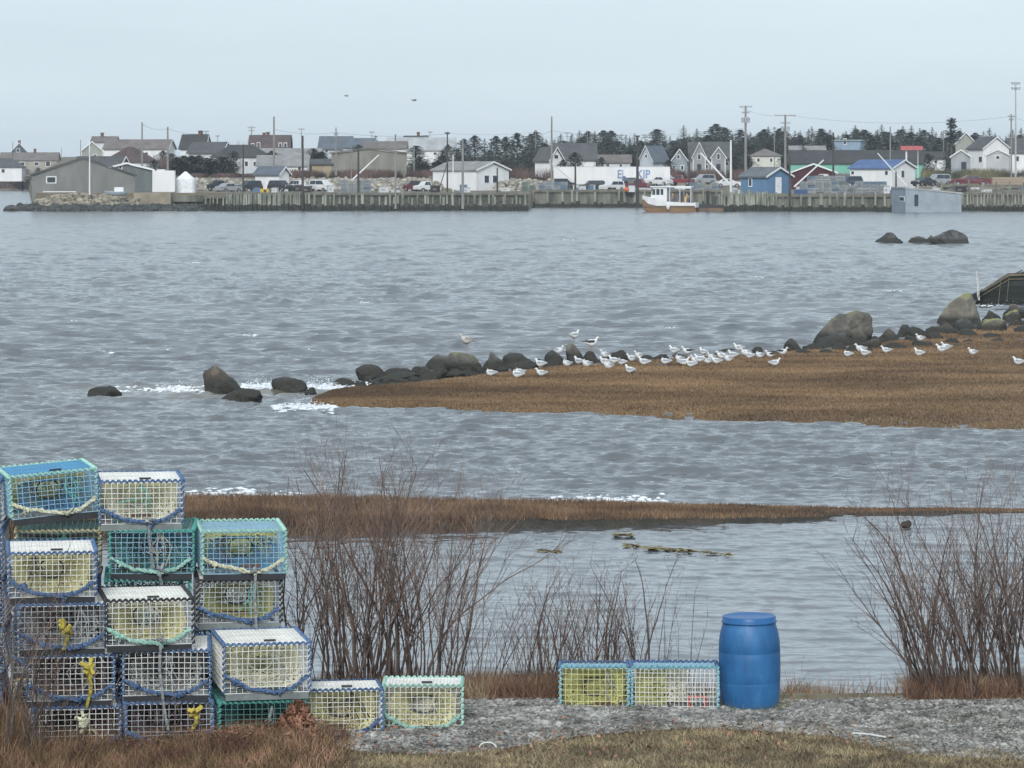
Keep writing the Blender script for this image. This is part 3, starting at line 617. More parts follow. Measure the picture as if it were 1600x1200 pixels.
Bd('building', 'long low building with a pale grey roof behind the white bungalow', 405, 500, 500, 262, 246, 233, 690, palegrey, greyR, theta=0, cat='building')
Bd('bungalow', 'white bungalow with a plain grey roof in the left of the village', 402, 480, 480, 274, 259, 244, 620, WHITE, greyR, theta=0, wins=[(468, 263, 5, 6), (415, 263, 5, 6)])
Bd('shed', 'white shed with a slanting blue grey roof behind the left wharf', 397, 436, 450, 298, 272, 262, 545, WHITE, slateR, theta=30, cat='shed', kind='gable')
Bd('house', 'dark blue roofed house with a chimney left of the tan warehouse', 498, 548, 552, 252, 230, 214, 770, palegrey, slateR, theta=12, wins=[(510, 236, 4, 5)])
Bd('house', 'slate roofed house with a gable just above the tan warehouse', 535, 582, 590, 250, 229, 217, 760, palegrey, slateR, theta=20)
Bd('shed', 'low ochre shed with a dark roof leaning toward the tan warehouse', 487, 518, 518, 276, 257, 250, 600, ochre, dgrey, theta=0, cat='shed')
Bd('warehouse', 'large tan metal warehouse with a shallow gable behind the left wharf', 518, 518, 634, 282, 240, 232, 600, tanM, brownR, theta=72, cat='warehouse', trim=None)
Bd('building', 'dark brown roof with a white wall strip behind the tan warehouse', 570, 634, 634, 250, 232, 222, 690, WHITE, brownR, theta=0, cat='building')
Bd('building', 'large building with a pale metal roof right of the tan warehouse', 605, 710, 710, 262, 234, 216, 740, WHITE, palR, theta=0, cat='building', wins=[(650, 240, 5, 4), (680, 240, 5, 4)])
Bd('house', 'dark roof with a chimney peeping above the pale metal roof', 632, 667, 667, 230, 217, 213, 820, OFFW, dgrey, theta=0, chimney=(653, 207))
Bd('shed', 'tiny white gabled shed at the foot of the evergreens', 634, 634, 648, 274, 266, 258, 640, WHITE, greyR, theta=88, depth=3, cat='shed')
# centre
Bd('bungalow', 'white bungalow with a grey roof and two dark windows behind the wharf', 675, 744, 795, 298, 266, 254, 562, WHITE, greyR, theta=38, wins=[(760, 280, 7, 12), (773, 280, 7, 12)])
Bd('house', 'white cottage with a steep gable left of the broad dark roof', 836, 858, 880, 276, 250, 231, 640, WHITE, dgrey, theta=45, wins=[(869, 245, 6, 6)])
Bd('house', 'white house under a broad dark grey roof in the middle of the village', 865, 931, 931, 278, 249, 225, 660, WHITE, dgrey, theta=0, wins=[(905, 255, 5, 5)])
Bd('house', 'pale house with a steep dark roof left of the grey twin gabled house', 1000, 1020, 1046, 272, 250, 229, 700, palegrey, slateR, theta=55, flip=True, wins=[(1010, 244, 3, 5)])
Bd('house', 'small pale gabled house touching the grey twin gabled house', 1049, 1049, 1074, 274, 251, 234, 660, palegrey, brownR, theta=88, wins=[(1060, 245, 4, 6), (1066, 262, 4, 7), (1053, 262, 3, 6)])
h_ = Bd('house', 'large grey house with a dark roof and two steep front gables', 1078, 1141, 1141, 274, 246, 223, 690, midgrey, dgrey, theta=0, wins=[(1094, 260, 5, 7), (1104, 260, 4, 6), (1122, 261, 6, 8), (1136, 256, 4, 6)])
for xc_, hw_, et, pk in ((1092, 10, 247, 224), (1122, 11, 247, 231)):
    y_ = 690 / F; m = MB(); zb_ = h_.location.z; x_ = (xc_ - 1078) * y_; a_ = hw_ * y_
    z0_, z1_ = Z(et, 690) - zb_, Z(pk, 690) - zb_
    m.prism([(x_ - a_, 0), (x_ + a_, 0), (x_ + a_, z0_), (x_, z1_), (x_ - a_, z0_)], -1.2, 2); g_ = m.build('front_gable', midgrey, h_)
    m = MB()
    for s in (-1, 1): m.prism([(x_ + s * (a_ + .3), z0_ - .25), (x_, z1_ + .05), (x_, z1_ + .3), (x_ + s * (a_ + .3), z0_)], -1.5, 2.4)
    m.build('gable_roof', dgrey, g_)
    m = MB(); 
    for s in (-1, 1): m.prism([(x_ + s * (a_ + .3), z0_ - .28), (x_, z1_ + .0), (x_, z1_ + .28), (x_ + s * (a_ + .3), z0_)], -1.58, -1.51)
    m.box(x_ - a_ - .02, x_ - a_ + .15, -1.25, -1.205, 0, z0_); m.box(x_ + a_ - .15, x_ + a_ + .02, -1.25, -1.205, 0, z0_); m.build('fascia', TRIM, g_)
    zz = Z(244.5 if xc_ > 1100 else 245, 690) - zb_
    m = MB(); m.box(x_ - .35, x_ + .35, -1.26, -1.205, zz - .6, zz + .6); m.build('gable_window', TRIM, g_); m = MB(); m.box(x_ - .26, x_ + .26, -1.275, -1.262, zz - .5, zz + .5); m.build('gable_pane', glass_dark(), g_)
    m = MB(); m.box(x_ - .42, x_ + .42, -1.25, -1.206, Z(261, 690) - zb_ - .6, Z(261, 690) - zb_ + .6); m.build('gable_window', glass_dark(), g_)
r = empty('dome_building', (W(1082, 860), 860, 6), 'grey rounded roof rising behind the twin gabled house', 'building')
m = MB(); m.loft([[(x, -8, 0), (x, 8, 0)] + [(x, 8 * math.cos(a), 2.5 + 5.6 * math.sin(a)) for a in np.linspace(0, math.pi, 10)] for x in (-6, 6)]); m.build('roof', pm('grey_felt', (.15, .16, .165), scale=.5), r, smooth=False); r.rotation_euler[2] = R(90)
Bd('shed', 'blue shed with a white door standing on the right wharf', 1160, 1197, 1240, 306, 276, 263, 492, blueS, roofm((.16, .175, .19)), theta=42, wins=[(1174, 285, 4, 12)], doors=[(1218, 291, 10, 28)], cat='shed')
Bd('house', 'small brown hip roofed house behind the tall transformer pole', 1175, 1220, 1220, 268, 244, 232, 720, cream, brownR, theta=0, kind='hip', wins=[(1185, 250, 4, 6), (1205, 250, 4, 6)])
# right
Bd('building', 'long green walled building under a black roof on the right', 1235, 1441, 1447, 288, 254, 236, 640, greenM, blackR, theta=8, cat='building', trim=None)
Bd('building', 'pale blue grey tall building among the trees on the right', 1304, 1344, 1358, 250, 220, 213, 800, paint('pale_blue_siding', (.28, .38, .50)), paint('pale_slate', (.38, .45, .48)), theta=20, cat='building', kind='flat', wins=[(1321, 221, 4, 9)], trim=None)
Bd('shed', 'maroon gabled shed with white trim beside the green building', 1236, 1236, 1306, 292, 270, 257, 590, maroon, roofm((.22, .20, .20)), theta=84, depth=8, cat='shed')
Bd('shop', 'white building with a bright blue roof on the right wharf', 1333, 1394, 1436, 292, 263, 251, 575, WHITE, blueR, theta=38, wins=[(1337, 270, 4, 5), (1386, 270, 4, 7), (1413, 272, 5, 11)], cat='building')
Bd('shed', 'low white flat roofed hut behind the stacked traps on the right', 1290, 1330, 1330, 286, 273, 271, 600, OFFW, greyR, theta=0, kind='flat', depth=4, cat='hut')
hh = Bd('house', 'white two storey house with a red trimmed gable on the right', 1517, 1536, 1580, 266, 232, 215, 690, WHITE, dgrey, theta=62, wins=[(1533, 249, 4, 9), (1590, 248, 4, 8)])
Bd('porch', 'small white gabled front wing of the two storey white house', 1541, 1541, 1577, 266, 243, 234, 684, WHITE, greyR, theta=88, depth=3, wins=[(1559, 246, 5, 5)], cat='house wing')
Bd('house', 'white house wing with a dark roof at the right edge', 1578, 1640, 1640, 266, 238, 217, 695, WHITE, dgrey, theta=0, wins=[(1590, 248, 4, 8)])
Bd('shed', 'small weathered shed with an open front left of the white two storey house', 1486, 1486, 1516, 266, 245, 235, 680, OFFW, greyR, theta=88, depth=5, cat='shed', doors=[(1506, 259, 8, 12, glass_dark())])
Bd('house', 'cream gable end with a dark roof behind the tall pine', 1493, 1493, 1525, 250, 224, 208, 760, cream, dgrey, theta=75)
Bd('shed', 'floating pale grey shed with a sloping roof at the right wharf', 1403, 1415, 1504, 331, 294, 304, 470, pm('raft_grey', (.31, .36, .41), (.25, .29, .33), scale=.8), palR, theta=82, flip=False, kind='mono', depth=3, doors=[(1432, 313, 6, 18, glass_dark())], wins=[(1412, 311, 4, 6)], cat='shed', over=.1, trim=None)
# the green roofed gantry with a red canopy
r = empty('canopy', (W(1425, 600), 600, 3), 'faded red canopy on a tall white post', 'canopy')
m = MB(); k = 600 / F; m.box(-17 * k, 17 * k, 0, 2, Z(234.5, 600) - 3, Z(228, 600) - 3); m.build('red_roof', pm('faded_red', (.55, .16, .16), (.42, .12, .13), scale=1), r)
m = MB(); m.box(-9.5 * k, -7 * k, .5, .8, -1, Z(234.5, 600) - 3); m.build('post', WHITE, r); m = MB(); m.box(9.5 * k, 10.3 * k, .5, .8, -1, Z(234.5, 600) - 3); m.build('post', WHITE, r)
# white container, shrink wrapped shape
r = empty('container', (W(255, 505), 505, 2), 'white storage container standing on the tan seawall', 'container')
m = MB(); k = 505 / F; m.box(-17 * k, 17 * k, 0, 2.4, Z(300, 505) - 2, Z(266.5, 505) - 2); m.build('box', WHITE, r); m = MB(); m.box(-1, .2, .5, 1.5, Z(266.5, 505) - 2, Z(264.5, 505) - 2); m.build('vent', OFFW, r)
m = MB()
for q in range(9): m.box((-15 + 4 * q) * k, (-14 + 4 * q) * k, -.04, -.002, Z(299, 505) - 2, Z(268, 505) - 2)
m.build('door_ribs', TRIM, r)
m = MB(); k = 510 / F; rings = []
for z_, a_, b_ in ((302, 16, 1.6), (280, 15.5, 1.5), (268, 1.5, .2)): rings.append([(a_ * k * math.copysign(abs(math.cos(t)) ** .45, math.cos(t)), b_ * math.copysign(abs(math.sin(t)) ** .45, math.sin(t)), Z(z_, 510)) for t in np.linspace(0, 2 * math.pi, 12, endpoint=False)])
m.loft(rings); o = m.build('wrapped_boat', pm('shrink_wrap', (.8, .82, .84), (.66, .69, .72), scale=1.5, rough=.5, bump=.12, bscale=2), None, False); o.location = (W(290, 510), 510, 0); tag(o, 'pointed white shrink wrapped shape beside the white container', 'wrapped boat')

# trailer with blue lettering
r = empty('trailer', (W(956, 580), 580, 0), 'long white semi trailer with blue lettering parked behind the wharf', 'trailer'); k = 580 / F; za, zt = Z(287, 580), Z(261, 580)
m = MB(); m.box(-91 * k, 91 * k, 0, 2.5, za, zt); m.build('box', WHITE, r)
m = MB(); m.box(-91 * k, 91 * k, -.03, 2.53, zt, zt + .08); m.box(-91 * k, 91 * k, -.03, 2.53, za - .12, za); m.build('rails', OFFW, r)
for x_ in (60, 68, 76, -80):
    m = MB(); m.prism([(x_ * k + .5 * math.cos(t), za - .55 + .5 * math.sin(t)) for t in np.linspace(0, 6.28, 14, endpoint=False)], .1, .5); m.build('wheel', pm('tyre', (.03, .03, .03)), r)
blu = pm('lettering_blue', (.22, .33, .52), (.16, .27, .46), scale=1)
def text(s, size, loc, mat, parent, name='lettering', rz=0, sx=1):
    cu = bpy.data.curves.new(name, 'FONT'); cu.body = s; cu.size = size; cu.extrude = .01; cu.offset = size * .015
    o = bpy.data.objects.new(name, cu); C.objects.link(o); bpy.context.view_layer.update()
    me = bpy.data.meshes.new_from_object(o.evaluated_get(bpy.context.evaluated_depsgraph_get())); bpy.data.objects.remove(o)
    me.materials.clear(); me.materials.append(mat); o = bpy.data.objects.new(name, me); C.objects.link(o); o.parent = parent; o.location = loc; o.rotation_euler = (R(90), 0, rz); o.scale = (sx, 1, 1); return o
text('EIMSKIP', 13.2 * k / .71, ((964 - 956) * k, -.05, Z(278.3, 580)), blu, r, sx=.82)
m = MB(); m.box((973.3 - 956) * k, (995 - 956) * k, -2.2, -.7, Z(277.5, 580), Z(264.5, 580)); o = m.build('truck_body', WHITE, None); o.location = (W(956, 580), 580, 0)
tb = empty('box_truck', (W(987, 577), 577, Z(290, 577)), 'small white box truck parked in front of the lettered trailer', 'truck'); o.parent = tb; o.location = Vector((W(956, 580), 580, 0)) - tb.location
m = MB(); k2 = 577 / F; m.box(-9.5 * k2, -14 * k2, .6, 2.2, .4, 1.6); m.build('cab', paint('truck_blue', (.10, .17, .30)), tb)
for x_ in (-.95, .7): 
    m = MB(); m.prism([(x_ + .4 * math.cos(t), .4 + .4 * math.sin(t)) for t in np.linspace(0, 6.28, 12, endpoint=False)], .5, .8); m.build('wheel', MATS['tyre'], tb)

# ------------------------------------------------------------------ vehicles
TY = MATS['tyre']; HUB = pm('hub', (.4, .41, .42), metal=.5, rough=.4); RED = pm('tail_light', (.4, .02, .02), rough=.3); LAMP = pm('head_light', (.75, .75, .7), rough=.2)
def carpaint(n, c): return pm('car_' + n, c, tuple(x * .8 for x in c), rough=.28, scale=.6, spec=.6)
PROF = {'suv': [(0, .35), (0, .85), (.03, 1.02), (.06, 1.62), (.12, 1.72), (.6, 1.72), (.74, 1.12), (.96, 1.0), (1, .8), (1, .35)],
        'pickup': [(0, .5), (0, 1.1), (.42, 1.1), (.44, 1.72), (.5, 1.8), (.66, 1.8), (.76, 1.2), (.97, 1.08), (1, .85), (1, .5)],
        'sedan': [(0, .35), (0, .85), (.02, .98), (.16, 1.02), (.28, 1.4), (.36, 1.46), (.56, 1.46), (.72, 1.02), (.96, .9), (1, .7), (1, .35)],
        'van': [(0, .4), (0, 1.1), (.03, 1.85), (.08, 1.95), (.7, 1.95), (.84, 1.25), (.97, 1.1), (1, .8), (1, .4)]}
GLS = {'suv': [[(.1, 1.1), (.13, 1.6), (.33, 1.62), (.33, 1.1)], [(.35, 1.1), (.35, 1.62), (.58, 1.62), (.68, 1.1)]],
       'pickup': [[(.455, 1.2), (.48, 1.7), (.56, 1.7), (.56, 1.2)], [(.575, 1.2), (.575, 1.7), (.65, 1.7), (.73, 1.2)]],
       'sedan': [[(.22, 1.02), (.31, 1.38), (.43, 1.4), (.43, 1.02)], [(.45, 1.02), (.45, 1.4), (.55, 1.4), (.66, 1.02)]],
       'van': [[(.08, 1.25), (.09, 1.8), (.35, 1.8), (.35, 1.25)], [(.38, 1.25), (.38, 1.8), (.68, 1.8), (.79, 1.25)]]}
def vehicle(kind, label, x0, x1, pb, Y, pnt, left=True, name=None, yaw=0, hs=1.):
    k = Y / F; Ln = (x1 - x0) * k
    if Ln < 4.3 and not yaw: yaw = math.degrees(math.acos(max(.55, Ln / 4.6))) * .75 * random.choice((-1, 1)); Ln = 4.3
    pb -= 1; s = Ln / {'suv': 4.7, 'pickup': 5.6, 'sedan': 4.7, 'van': 5}[kind]; s = max(.95, min(1.12, s)); Wd = 1.85 * s; hs *= s * 1.06
    nm = name or {'suv': 'sport_utility_car', 'pickup': 'pickup_truck', 'sedan': 'sedan_car', 'van': 'van'}[kind]
    r = empty(nm, (W((x0 + x1) / 2, Y), Y, Z(pb, Y)), label, {'pickup': 'pickup truck', 'van': 'van'}.get(kind, 'car'), rz=R(yaw))
    fx = (lambda t: (.5 - t) * Ln) if left else (lambda t: (t - .5) * Ln)
    m = MB(); p = [(fx(a), b * hs) for a, b in PROF[kind]]
    top = max(b for a, b in p); rings = []
    for yy, ins in ((0, .0), (.06, -.0), (Wd * .5, 0), (Wd - .06, 0), (Wd, 0)):
        q = []
        for a, b in p:
            e = .06 if yy in (0, Wd) else 0; tw = max(0, (b - 1.1 * hs)) * .28     # tumblehome
            yv = yy + (tw if yy < Wd * .4 else (-tw if yy > Wd * .6 else 0)); q.append((a * (1 - e * .12), yv, b - (e if b > .6 * hs else 0)))
        rings.append(q)
    m.loft(rings); body = m.build('body', pnt, r, smooth=False)
    for g in GLS[kind]:
        m = MB(); q = [(fx(a), b * hs) for a, b in g]
        vs_ = [(a, (max(0, b - 1.1 * hs)) * .28 - .02, b) for a, b in q] + [(a, (max(0, b - 1.1 * hs)) * .28 + .03, b) for a, b in q]
        n_ = len(q); m.add(vs_, [tuple(range(n_)), tuple(range(n_, 2 * n_))] + [(i, (i + 1) % n_, n_ + (i + 1) % n_, n_ + i) for i in range(n_)]); m.build('window', glass_dark(), r)
    for t in (.19, .8):
        for yy in (-.03, Wd - .2):
            m = MB(); rr = .36 * s * (1.1 if kind == 'pickup' else 1); x = fx(t)
            m.prism([(x + rr * math.cos(a), rr + rr * math.sin(a)) for a in np.linspace(0, 6.28, 16, endpoint=False)], yy, yy + .23); wl = m.build('wheel', TY, r)
            m = MB(); m.prism([(x + rr * .55 * math.cos(a), rr + rr * .55 * math.sin(a)) for a in np.linspace(0, 6.28, 10, endpoint=False)], yy - .02, yy - .002); m.build('hub', HUB, wl)
    for t, mt, nm_ in ((.004, RED, 'tail_light'), (.985, LAMP, 'headlight')):
        m = MB(); x = fx(t); m.box(min(x, x + (.1 if (t < .5) == (not left) else -.1)), max(x, x + (.1 if (t < .5) == (not left) else -.1)), -.012, .2, .72 * hs, .9 * hs); m.build(nm_, mt, r)
    return r
black, white, silver, mar, redd, dblue = carpaint('black', (.025, .028, .032)), carpaint('white', (.7, .71, .72)), carpaint('silver', (.33, .35, .37)), carpaint('maroon', (.14, .025, .035)), carpaint('red', (.22, .03, .04)), carpaint('blue', (.05, .07, .11))
vehicle('pickup', 'black pickup truck behind the open timber dock', 323, 352, 300, 548, black, True)
vehicle('sedan', 'silver car with dark windows right of the black pickup on the left wharf', 351, 375, 302, 535, silver, False)
vehicle('suv', 'black car half way between the silver car and the yellow crate', 384, 405, 300, 545, black, True)
vehicle('suv', 'dark car in front of the slanting roofed white shed', 421, 443, 300, 535, black, False)
vehicle('pickup', 'white pickup truck at the left end of the riprap behind the wharf', 450, 480, 301, 545, white, True, hs=1.05)
vehicle('pickup', 'white pickup truck in front of the white bungalow', 656, 688, 302, 540, white, True)
vehicle('suv', 'large black car parked left of the white one by the lettered trailer', 904, 948, 300, 560, black, True, yaw=8)
vehicle('suv', 'white car parked between the black one and the dark red truck', 947, 976, 300, 558, white, True)
vehicle('pickup', 'dark red truck parked in front of the blue lettering', 975, 1013, 299, 562, mar, False, hs=1.1)
vehicle('sedan', 'white car behind the wheelhouse of the fishing boat', 1011, 1042, 291, 575, white, True)
vehicle('suv', 'silver car parked left of the red one above the fishing boat', 1022, 1046, 288, 585, silver, False)
vehicle('pickup', 'red pickup truck parked above the fishing boat', 1043, 1082, 291, 580, redd, True)
vehicle('suv', 'grey car parked behind the wrapped traps near the white mast', 1086, 1120, 289, 590, silver, True)
vehicle('sedan', 'white car half hidden left of the blue shed', 1118, 1160, 294, 575, white, False)
vehicle('van', 'dark car in front of the white hut among stacked traps', 1320, 1348, 291, 560, dblue, True, name='dark_van', hs=.8)
vehicle('sedan', 'black car behind the floating shed on the right wharf', 1436, 1462, 292, 560, black, True)
vehicle('van', 'silver van parked between the black car and the maroon car', 1458, 1486, 291, 575, silver, True)
vehicle('sedan', 'long maroon car with a pale bonnet on the right wharf', 1484, 1549, 292, 540, mar, True)
m = MB(); m.box(-2.6, 8, 0, 3, 0, 1.35); r = empty('trailer_bed', (W(1576, 545), 545, Z(290, 545)), 'tan timber sided trailer beside the maroon car at the right edge', 'trailer'); m.build('timber_side', pm('tan_boards', (.38, .30, .23), (.27, .21, .16), scale=1, stretch=(.2, 1, 3)), r)
m = MB(); m.box(-2.6, 8, -.05, 3, -.25, -.01); m.build('chassis', TY, r)

# distant stacks of traps on the wharves
wg = pm('far_wire', (.42, .45, .47), (.26, .29, .31), scale=.9, island=.25); wgb = pm('far_wire_blue', (.22, .30, .40), (.13, .19, .27), scale=.9); wgg = pm('far_wire_green', (.20, .28, .25), (.12, .17, .15), scale=.9)
netm = pm('far_net', (.20, .22, .23), (.10, .12, .13), scale=2)
def far_trap(mat):
    r = empty('lobster_trap', (0, 0, -50), 'x', 'lobster trap'); m = MB(); Lx, D, Hh = 1.1, .6, .48
    m.box(.06, Lx - .06, .06, D - .06, .03, Hh - .05); m.build('inner_net', netm, r); m = MB()
    for i in range(8): x = Lx * i / 7; m.box(x - .022, x + .022, -.02, .02, 0, Hh)
    for i in range(5): z = Hh * i / 4; m.box(-.02, Lx + .02, -.025, .015, z - .02, z + .02)
    for i in range(8): x = Lx * i / 7; m.box(x - .022, x + .022, .02, D, Hh - .02, Hh + .015)
    for x in (-.0, Lx):
        for i in range(5): y = D * i / 4; m.box(x - .02, x + .02, y, y + .04, 0, Hh)
    m.build('wire_frame', mat, r); return r
FT = [far_trap(wg), far_trap(wgb), far_trap(wgg)]; FK = [[(c, []) for c in kids(t)] for t in FT]; first = [True] * 3
def stack(x0, x1, pt, pb, Y, label, group, wt, rows=1):
    nx = max(1, int((x1 - x0) * Y / F / 1.14)); nz = max(1, round((pb - pt) * Y / F / .5))
    for i in range(nx):
        for j in range(nz - (1 if random.random() < .2 else 0)):
            k = random.choices(range(3), wt)[0]; loc = (W(x0, Y) + i * 1.14 + random.uniform(-.02, .02), Y + random.uniform(-.1, .1), Z(pb, Y) + j * .5)
            if first[k]: first[k] = False; FT[k].location = loc; FT[k]['label'] = label; FT[k]['group'] = group
            else: copy_tree(FT[k], FK[k], loc, label=label, group=group)
stack(532, 586, 283, 302, 505, 'stacked grey wire trap on the left wharf beside the tall dark pole', 'traps stacked on the left wharf', (5, 1, 0))
stack(815, 842, 284, 299, 540, 'stacked greenish trap at the left end of the middle wharf', 'greenish traps on the middle wharf', (1, 0, 4))
stack(842, 896, 282, 299, 540, 'stacked grey wire trap on the middle wharf left of the black car', 'grey traps on the middle wharf', (4, 2, 0))
stack(1078, 1130, 286, 305, 538, 'stacked grey wire trap behind the fishing boat near the white mast', 'traps stacked behind the fishing boat', (6, 1, 0))
stack(1250, 1392, 285, 305, 492, 'stacked grey wire trap on the right wharf between blue shed and floating shed', 'traps stacked on the right wharf', (6, 2, 1))
stack(1262, 1330, 275, 285, 520, 'grey wire trap in the upper back stack on the right wharf', 'traps in the back stack on the right wharf', (6, 1, 0))
for t, f in zip(FT, first):
    if f:
        for c in kids(t): bpy.data.objects.remove(c)
        bpy.data.objects.remove(t)
yel = pm('yellow_crate', (.62, .42, .06), (.5, .33, .05), scale=2)
r = empty('crate', (W(413, 500), 500, Z(303, 500)), 'yellow crate on the left wharf among the parked cars', 'crate'); m = MB(); m.box(-.62, .62, 0, .8, 0, .75); m.build('box', yel, r); m = MB(); m.box(-.1, .3, -.03, -.001, .25, .6); m.build('opening', glass_dark(), r)
m = MB(); m.lathe([(.02, 0), (.3, .12), (.4, .4), (.3, .7), (.02, .85)], 14); o = m.build('buoy', pm('orange_buoy', (.65, .17, .08)), None, True); o.location = (W(978, 535), 532, Z(300, 535)); tag(o, 'round orange buoy on the edge of the middle wharf', 'buoy')
r = empty('bait_box', (W(987, 532), 532, Z(300, 532)), 'grey plastic bin on the wharf beside the orange buoy', 'bin'); m = MB(); m.box(-.5, .5, 0, .8, 0, 1.0); m.build('bin', OFFW, r); m = MB(); m.box(-.55, .55, -.05, .85, 1.0, 1.1); m.build('lid', wgb, r)
r = empty('tote', (W(1252, 488), 488, Z(306, 488)), 'blue plastic tote on the right wharf beside the blue shed', 'tote'); m = MB(); m.box(-.9, .9, 0, 1, 0, .85); m.build('tub', paint('tote_blue', (.05, .10, .22)), r); m = MB(); m.box(-.95, .95, -.05, 1.05, .85, .95); m.build('rim', blueS, r)
r = empty('tote', (W(1396, 488), 488, Z(303, 488)), 'small bright blue tote left of the floating shed', 'tote'); m = MB(); m.box(-.3, .3, 0, .6, 0, .7); m.build('tub', paint('tote_bright', (.06, .17, .45)), r); m = MB(); m.box(-.33, .33, -.03, .63, .7, .78); m.build('rim', blueS, r)

# ------------------------------------------------------------------ boats
def hull(stations, n=9):
    """stations: (x, half beam, sheer z, keel z) -> rings of a hull section"""
    rings = []
    for x, hb, zs, zk in stations:
        q = []
        for i in range(n):
            t = i / (n - 1); y = hb * (t ** .55); z = zk + (zs - zk) * t ** 1.7; q.append((x, -y, z))
        rings.append(list(reversed(q)) + [(a, -b, c) for a, b, c in q[1:]])
    return rings
r = empty('fishing_boat', (W(1046, 474), 474, -.35), 'white fishing boat with a tan hull moored at the right wharf', 'boat', rz=R(-12)); r.scale = (1.02, 1, 1.13)
st = [(-3.75, .03, 2.35, 1.2), (-3.5, .35, 2.3, .55), (-2.8, .95, 2.1, .0), (-1.6, 1.45, 1.85, -.3), (0, 1.65, 1.62, -.4), (1.8, 1.65, 1.5, -.4), (3.8, 1.5, 1.48, -.35)]
tanH = pm('tan_hull', (.36, .225, .12), (.24, .15, .085), scale=.9, stretch=(.4, 1, 2), detail=7)
m = MB(); m.loft([[(x, y, min(z, 1.1 + (x < -3) * .55 + (x < -2) * .25)) for x, y, z in q] for q in hull(st)]); m.build('hull', tanH, r, True)
m = MB()
hs_ = hull(st)
for sg in (0, 1):
    A = [q[0] if not sg else q[-1] for q in hs_]
    low = [(x, y * .97, 1.07 + (x < -3) * .55 + (x < -2) * .25) for x, y, z in A]
    top = [(x, y * 1.02, z) for x, y, z in A]; inn = [(x, y * .9, z) for x, y, z in A]; inl = [(x, y * .88, l_[2]) for (x, y, z), l_ in zip(A, low)]
    m.loft([[a, b, c, e] for a, b, c, e in zip(low, top, inn, inl)])
m.box(3.72, 3.82, -1.5, 1.5, .9, 1.5); m.build('topsides', WHITE, r)
m = MB(); m.loft([[(x, -hb * .9, .95), (x, hb * .9, .95), (x, hb * .9, 1.0), (x, -hb * .9, 1.0)] for x, hb, zs, zk in st[1:]]); m.build('deck', deckm, r)
m = MB(); m.loft([[(-3.6, -.2, 2.2), (-3.6, .2, 2.2), (-3.6, .2, 2.26), (-3.6, -.2, 2.26)], [(-1.9, -1.2, 1.95), (-1.9, 1.2, 1.95), (-1.9, 1.2, 2.05), (-1.9, -1.2, 2.05)]]); m.build('foredeck', WHITE, r)
m = MB(); m.prism([(-2.5, 1.9), (-2.15, 3.35), (-.2, 3.35), (-.2, 1.0), (-2.2, 1.0)], -.95, .95); m.build('wheelhouse', WHITE, r)
for a, b in ((-2.2, -1.8), (-1.65, -1.2), (-1.05, -.7)):
    m = MB(); m.box(a, b, -1.0, -.952, 2.45, 3.15); m.build('window', glass_dark(), r)
m = MB(); m.box(-2.5, 3.2, -1.15, 1.15, 3.36, 3.5); m.build('canopy_roof', WHITE, r)
m = MB(); m.box(.9, 3.2, -1.18, -1.152, 3.2, 3.36)
for x in (.2, 1.6, 3.1): m.box(x - .05, x + .05, -1.05, -.95, 1, 3.36)
m.build('canopy_frame', OFFW, r)
m = MB()
for i in range(34): x = random.uniform(-.1, 3.2); z = 1.2 + random.random() * 1.5; w_ = random.uniform(.08, .3); y_ = random.uniform(-1.2, .3); m.box(x, x + w_, y_, y_ + .25, .95, z)
m.build('deck_gear', [pm('deck_gear', (.42, .27, .14), (.10, .10, .13), scale=.8, island=.7, lo=.45, hi=.55)], r)
m = MB(); m.tube([(-.9, 0, 3.5), (-.9, 0, 5.2)], .04, 5); m.tube([(-2, .3, 3.5), (-2, .3, 4.4)], .025, 4); m.build('antenna', OFFW, r)
m = MB(); m.lathe([(.02, 1.5), (.22, 1.3), (.25, .95), (.15, .7), (.02, .6)], 10); o = m.build('fender', WHITE, r); o.location = (.1, -1.8, 0)
r = empty('barge', (W(1107, 476), 476, 0), 'low dark work raft tied behind the fishing boat', 'raft')
m = MB(); m.box(-2.9, 2.0, -1.2, 1.8, -.3, .62); m.build('float', pm('raft_brown', (.20, .145, .10), (.10, .08, .06), scale=1), r); m = MB(); m.box(-3.0, 2.1, -1.3, 1.9, .63, 1.0); m.build('deck', pm('dark_deck', (.06, .062, .065), (.035, .035, .04)), r); m = MB(); m.tube([(-.1, 0, 1), (-.1, 0, 2.9)], .22, 7); m.build('bollard', pile_w, r)
# small white boat on the point
r = empty('dinghy', (W(183, 492), 490.5, Z(306, 490)), 'small pale blue skiff hauled out on the rocks before the big grey shed', 'boat')
m = MB(); m.loft(hull([(-1.7, .03, .75, .5), (-1.3, .4, .7, .2), (0, .7, .62, 0), (1.5, .6, .6, .05)])); m.build('hull', pm('skiff_blue', (.40, .46, .52), (.3, .35, .4)), r, True); m = MB(); m.box(-.2, 1.1, -.3, .3, .62, 1.25); m.build('engine_cover', WHITE, r)
m = MB(); m.box(-2.4, 2.4, -.05, .05, -.06, .06); o = m.build('pipe', WHITE, None); o.location = (W(86, 490), 494.9, Z(299.5, 495)); tag(o, 'long white pipe lying along the foot of the big grey shed', 'pipe')
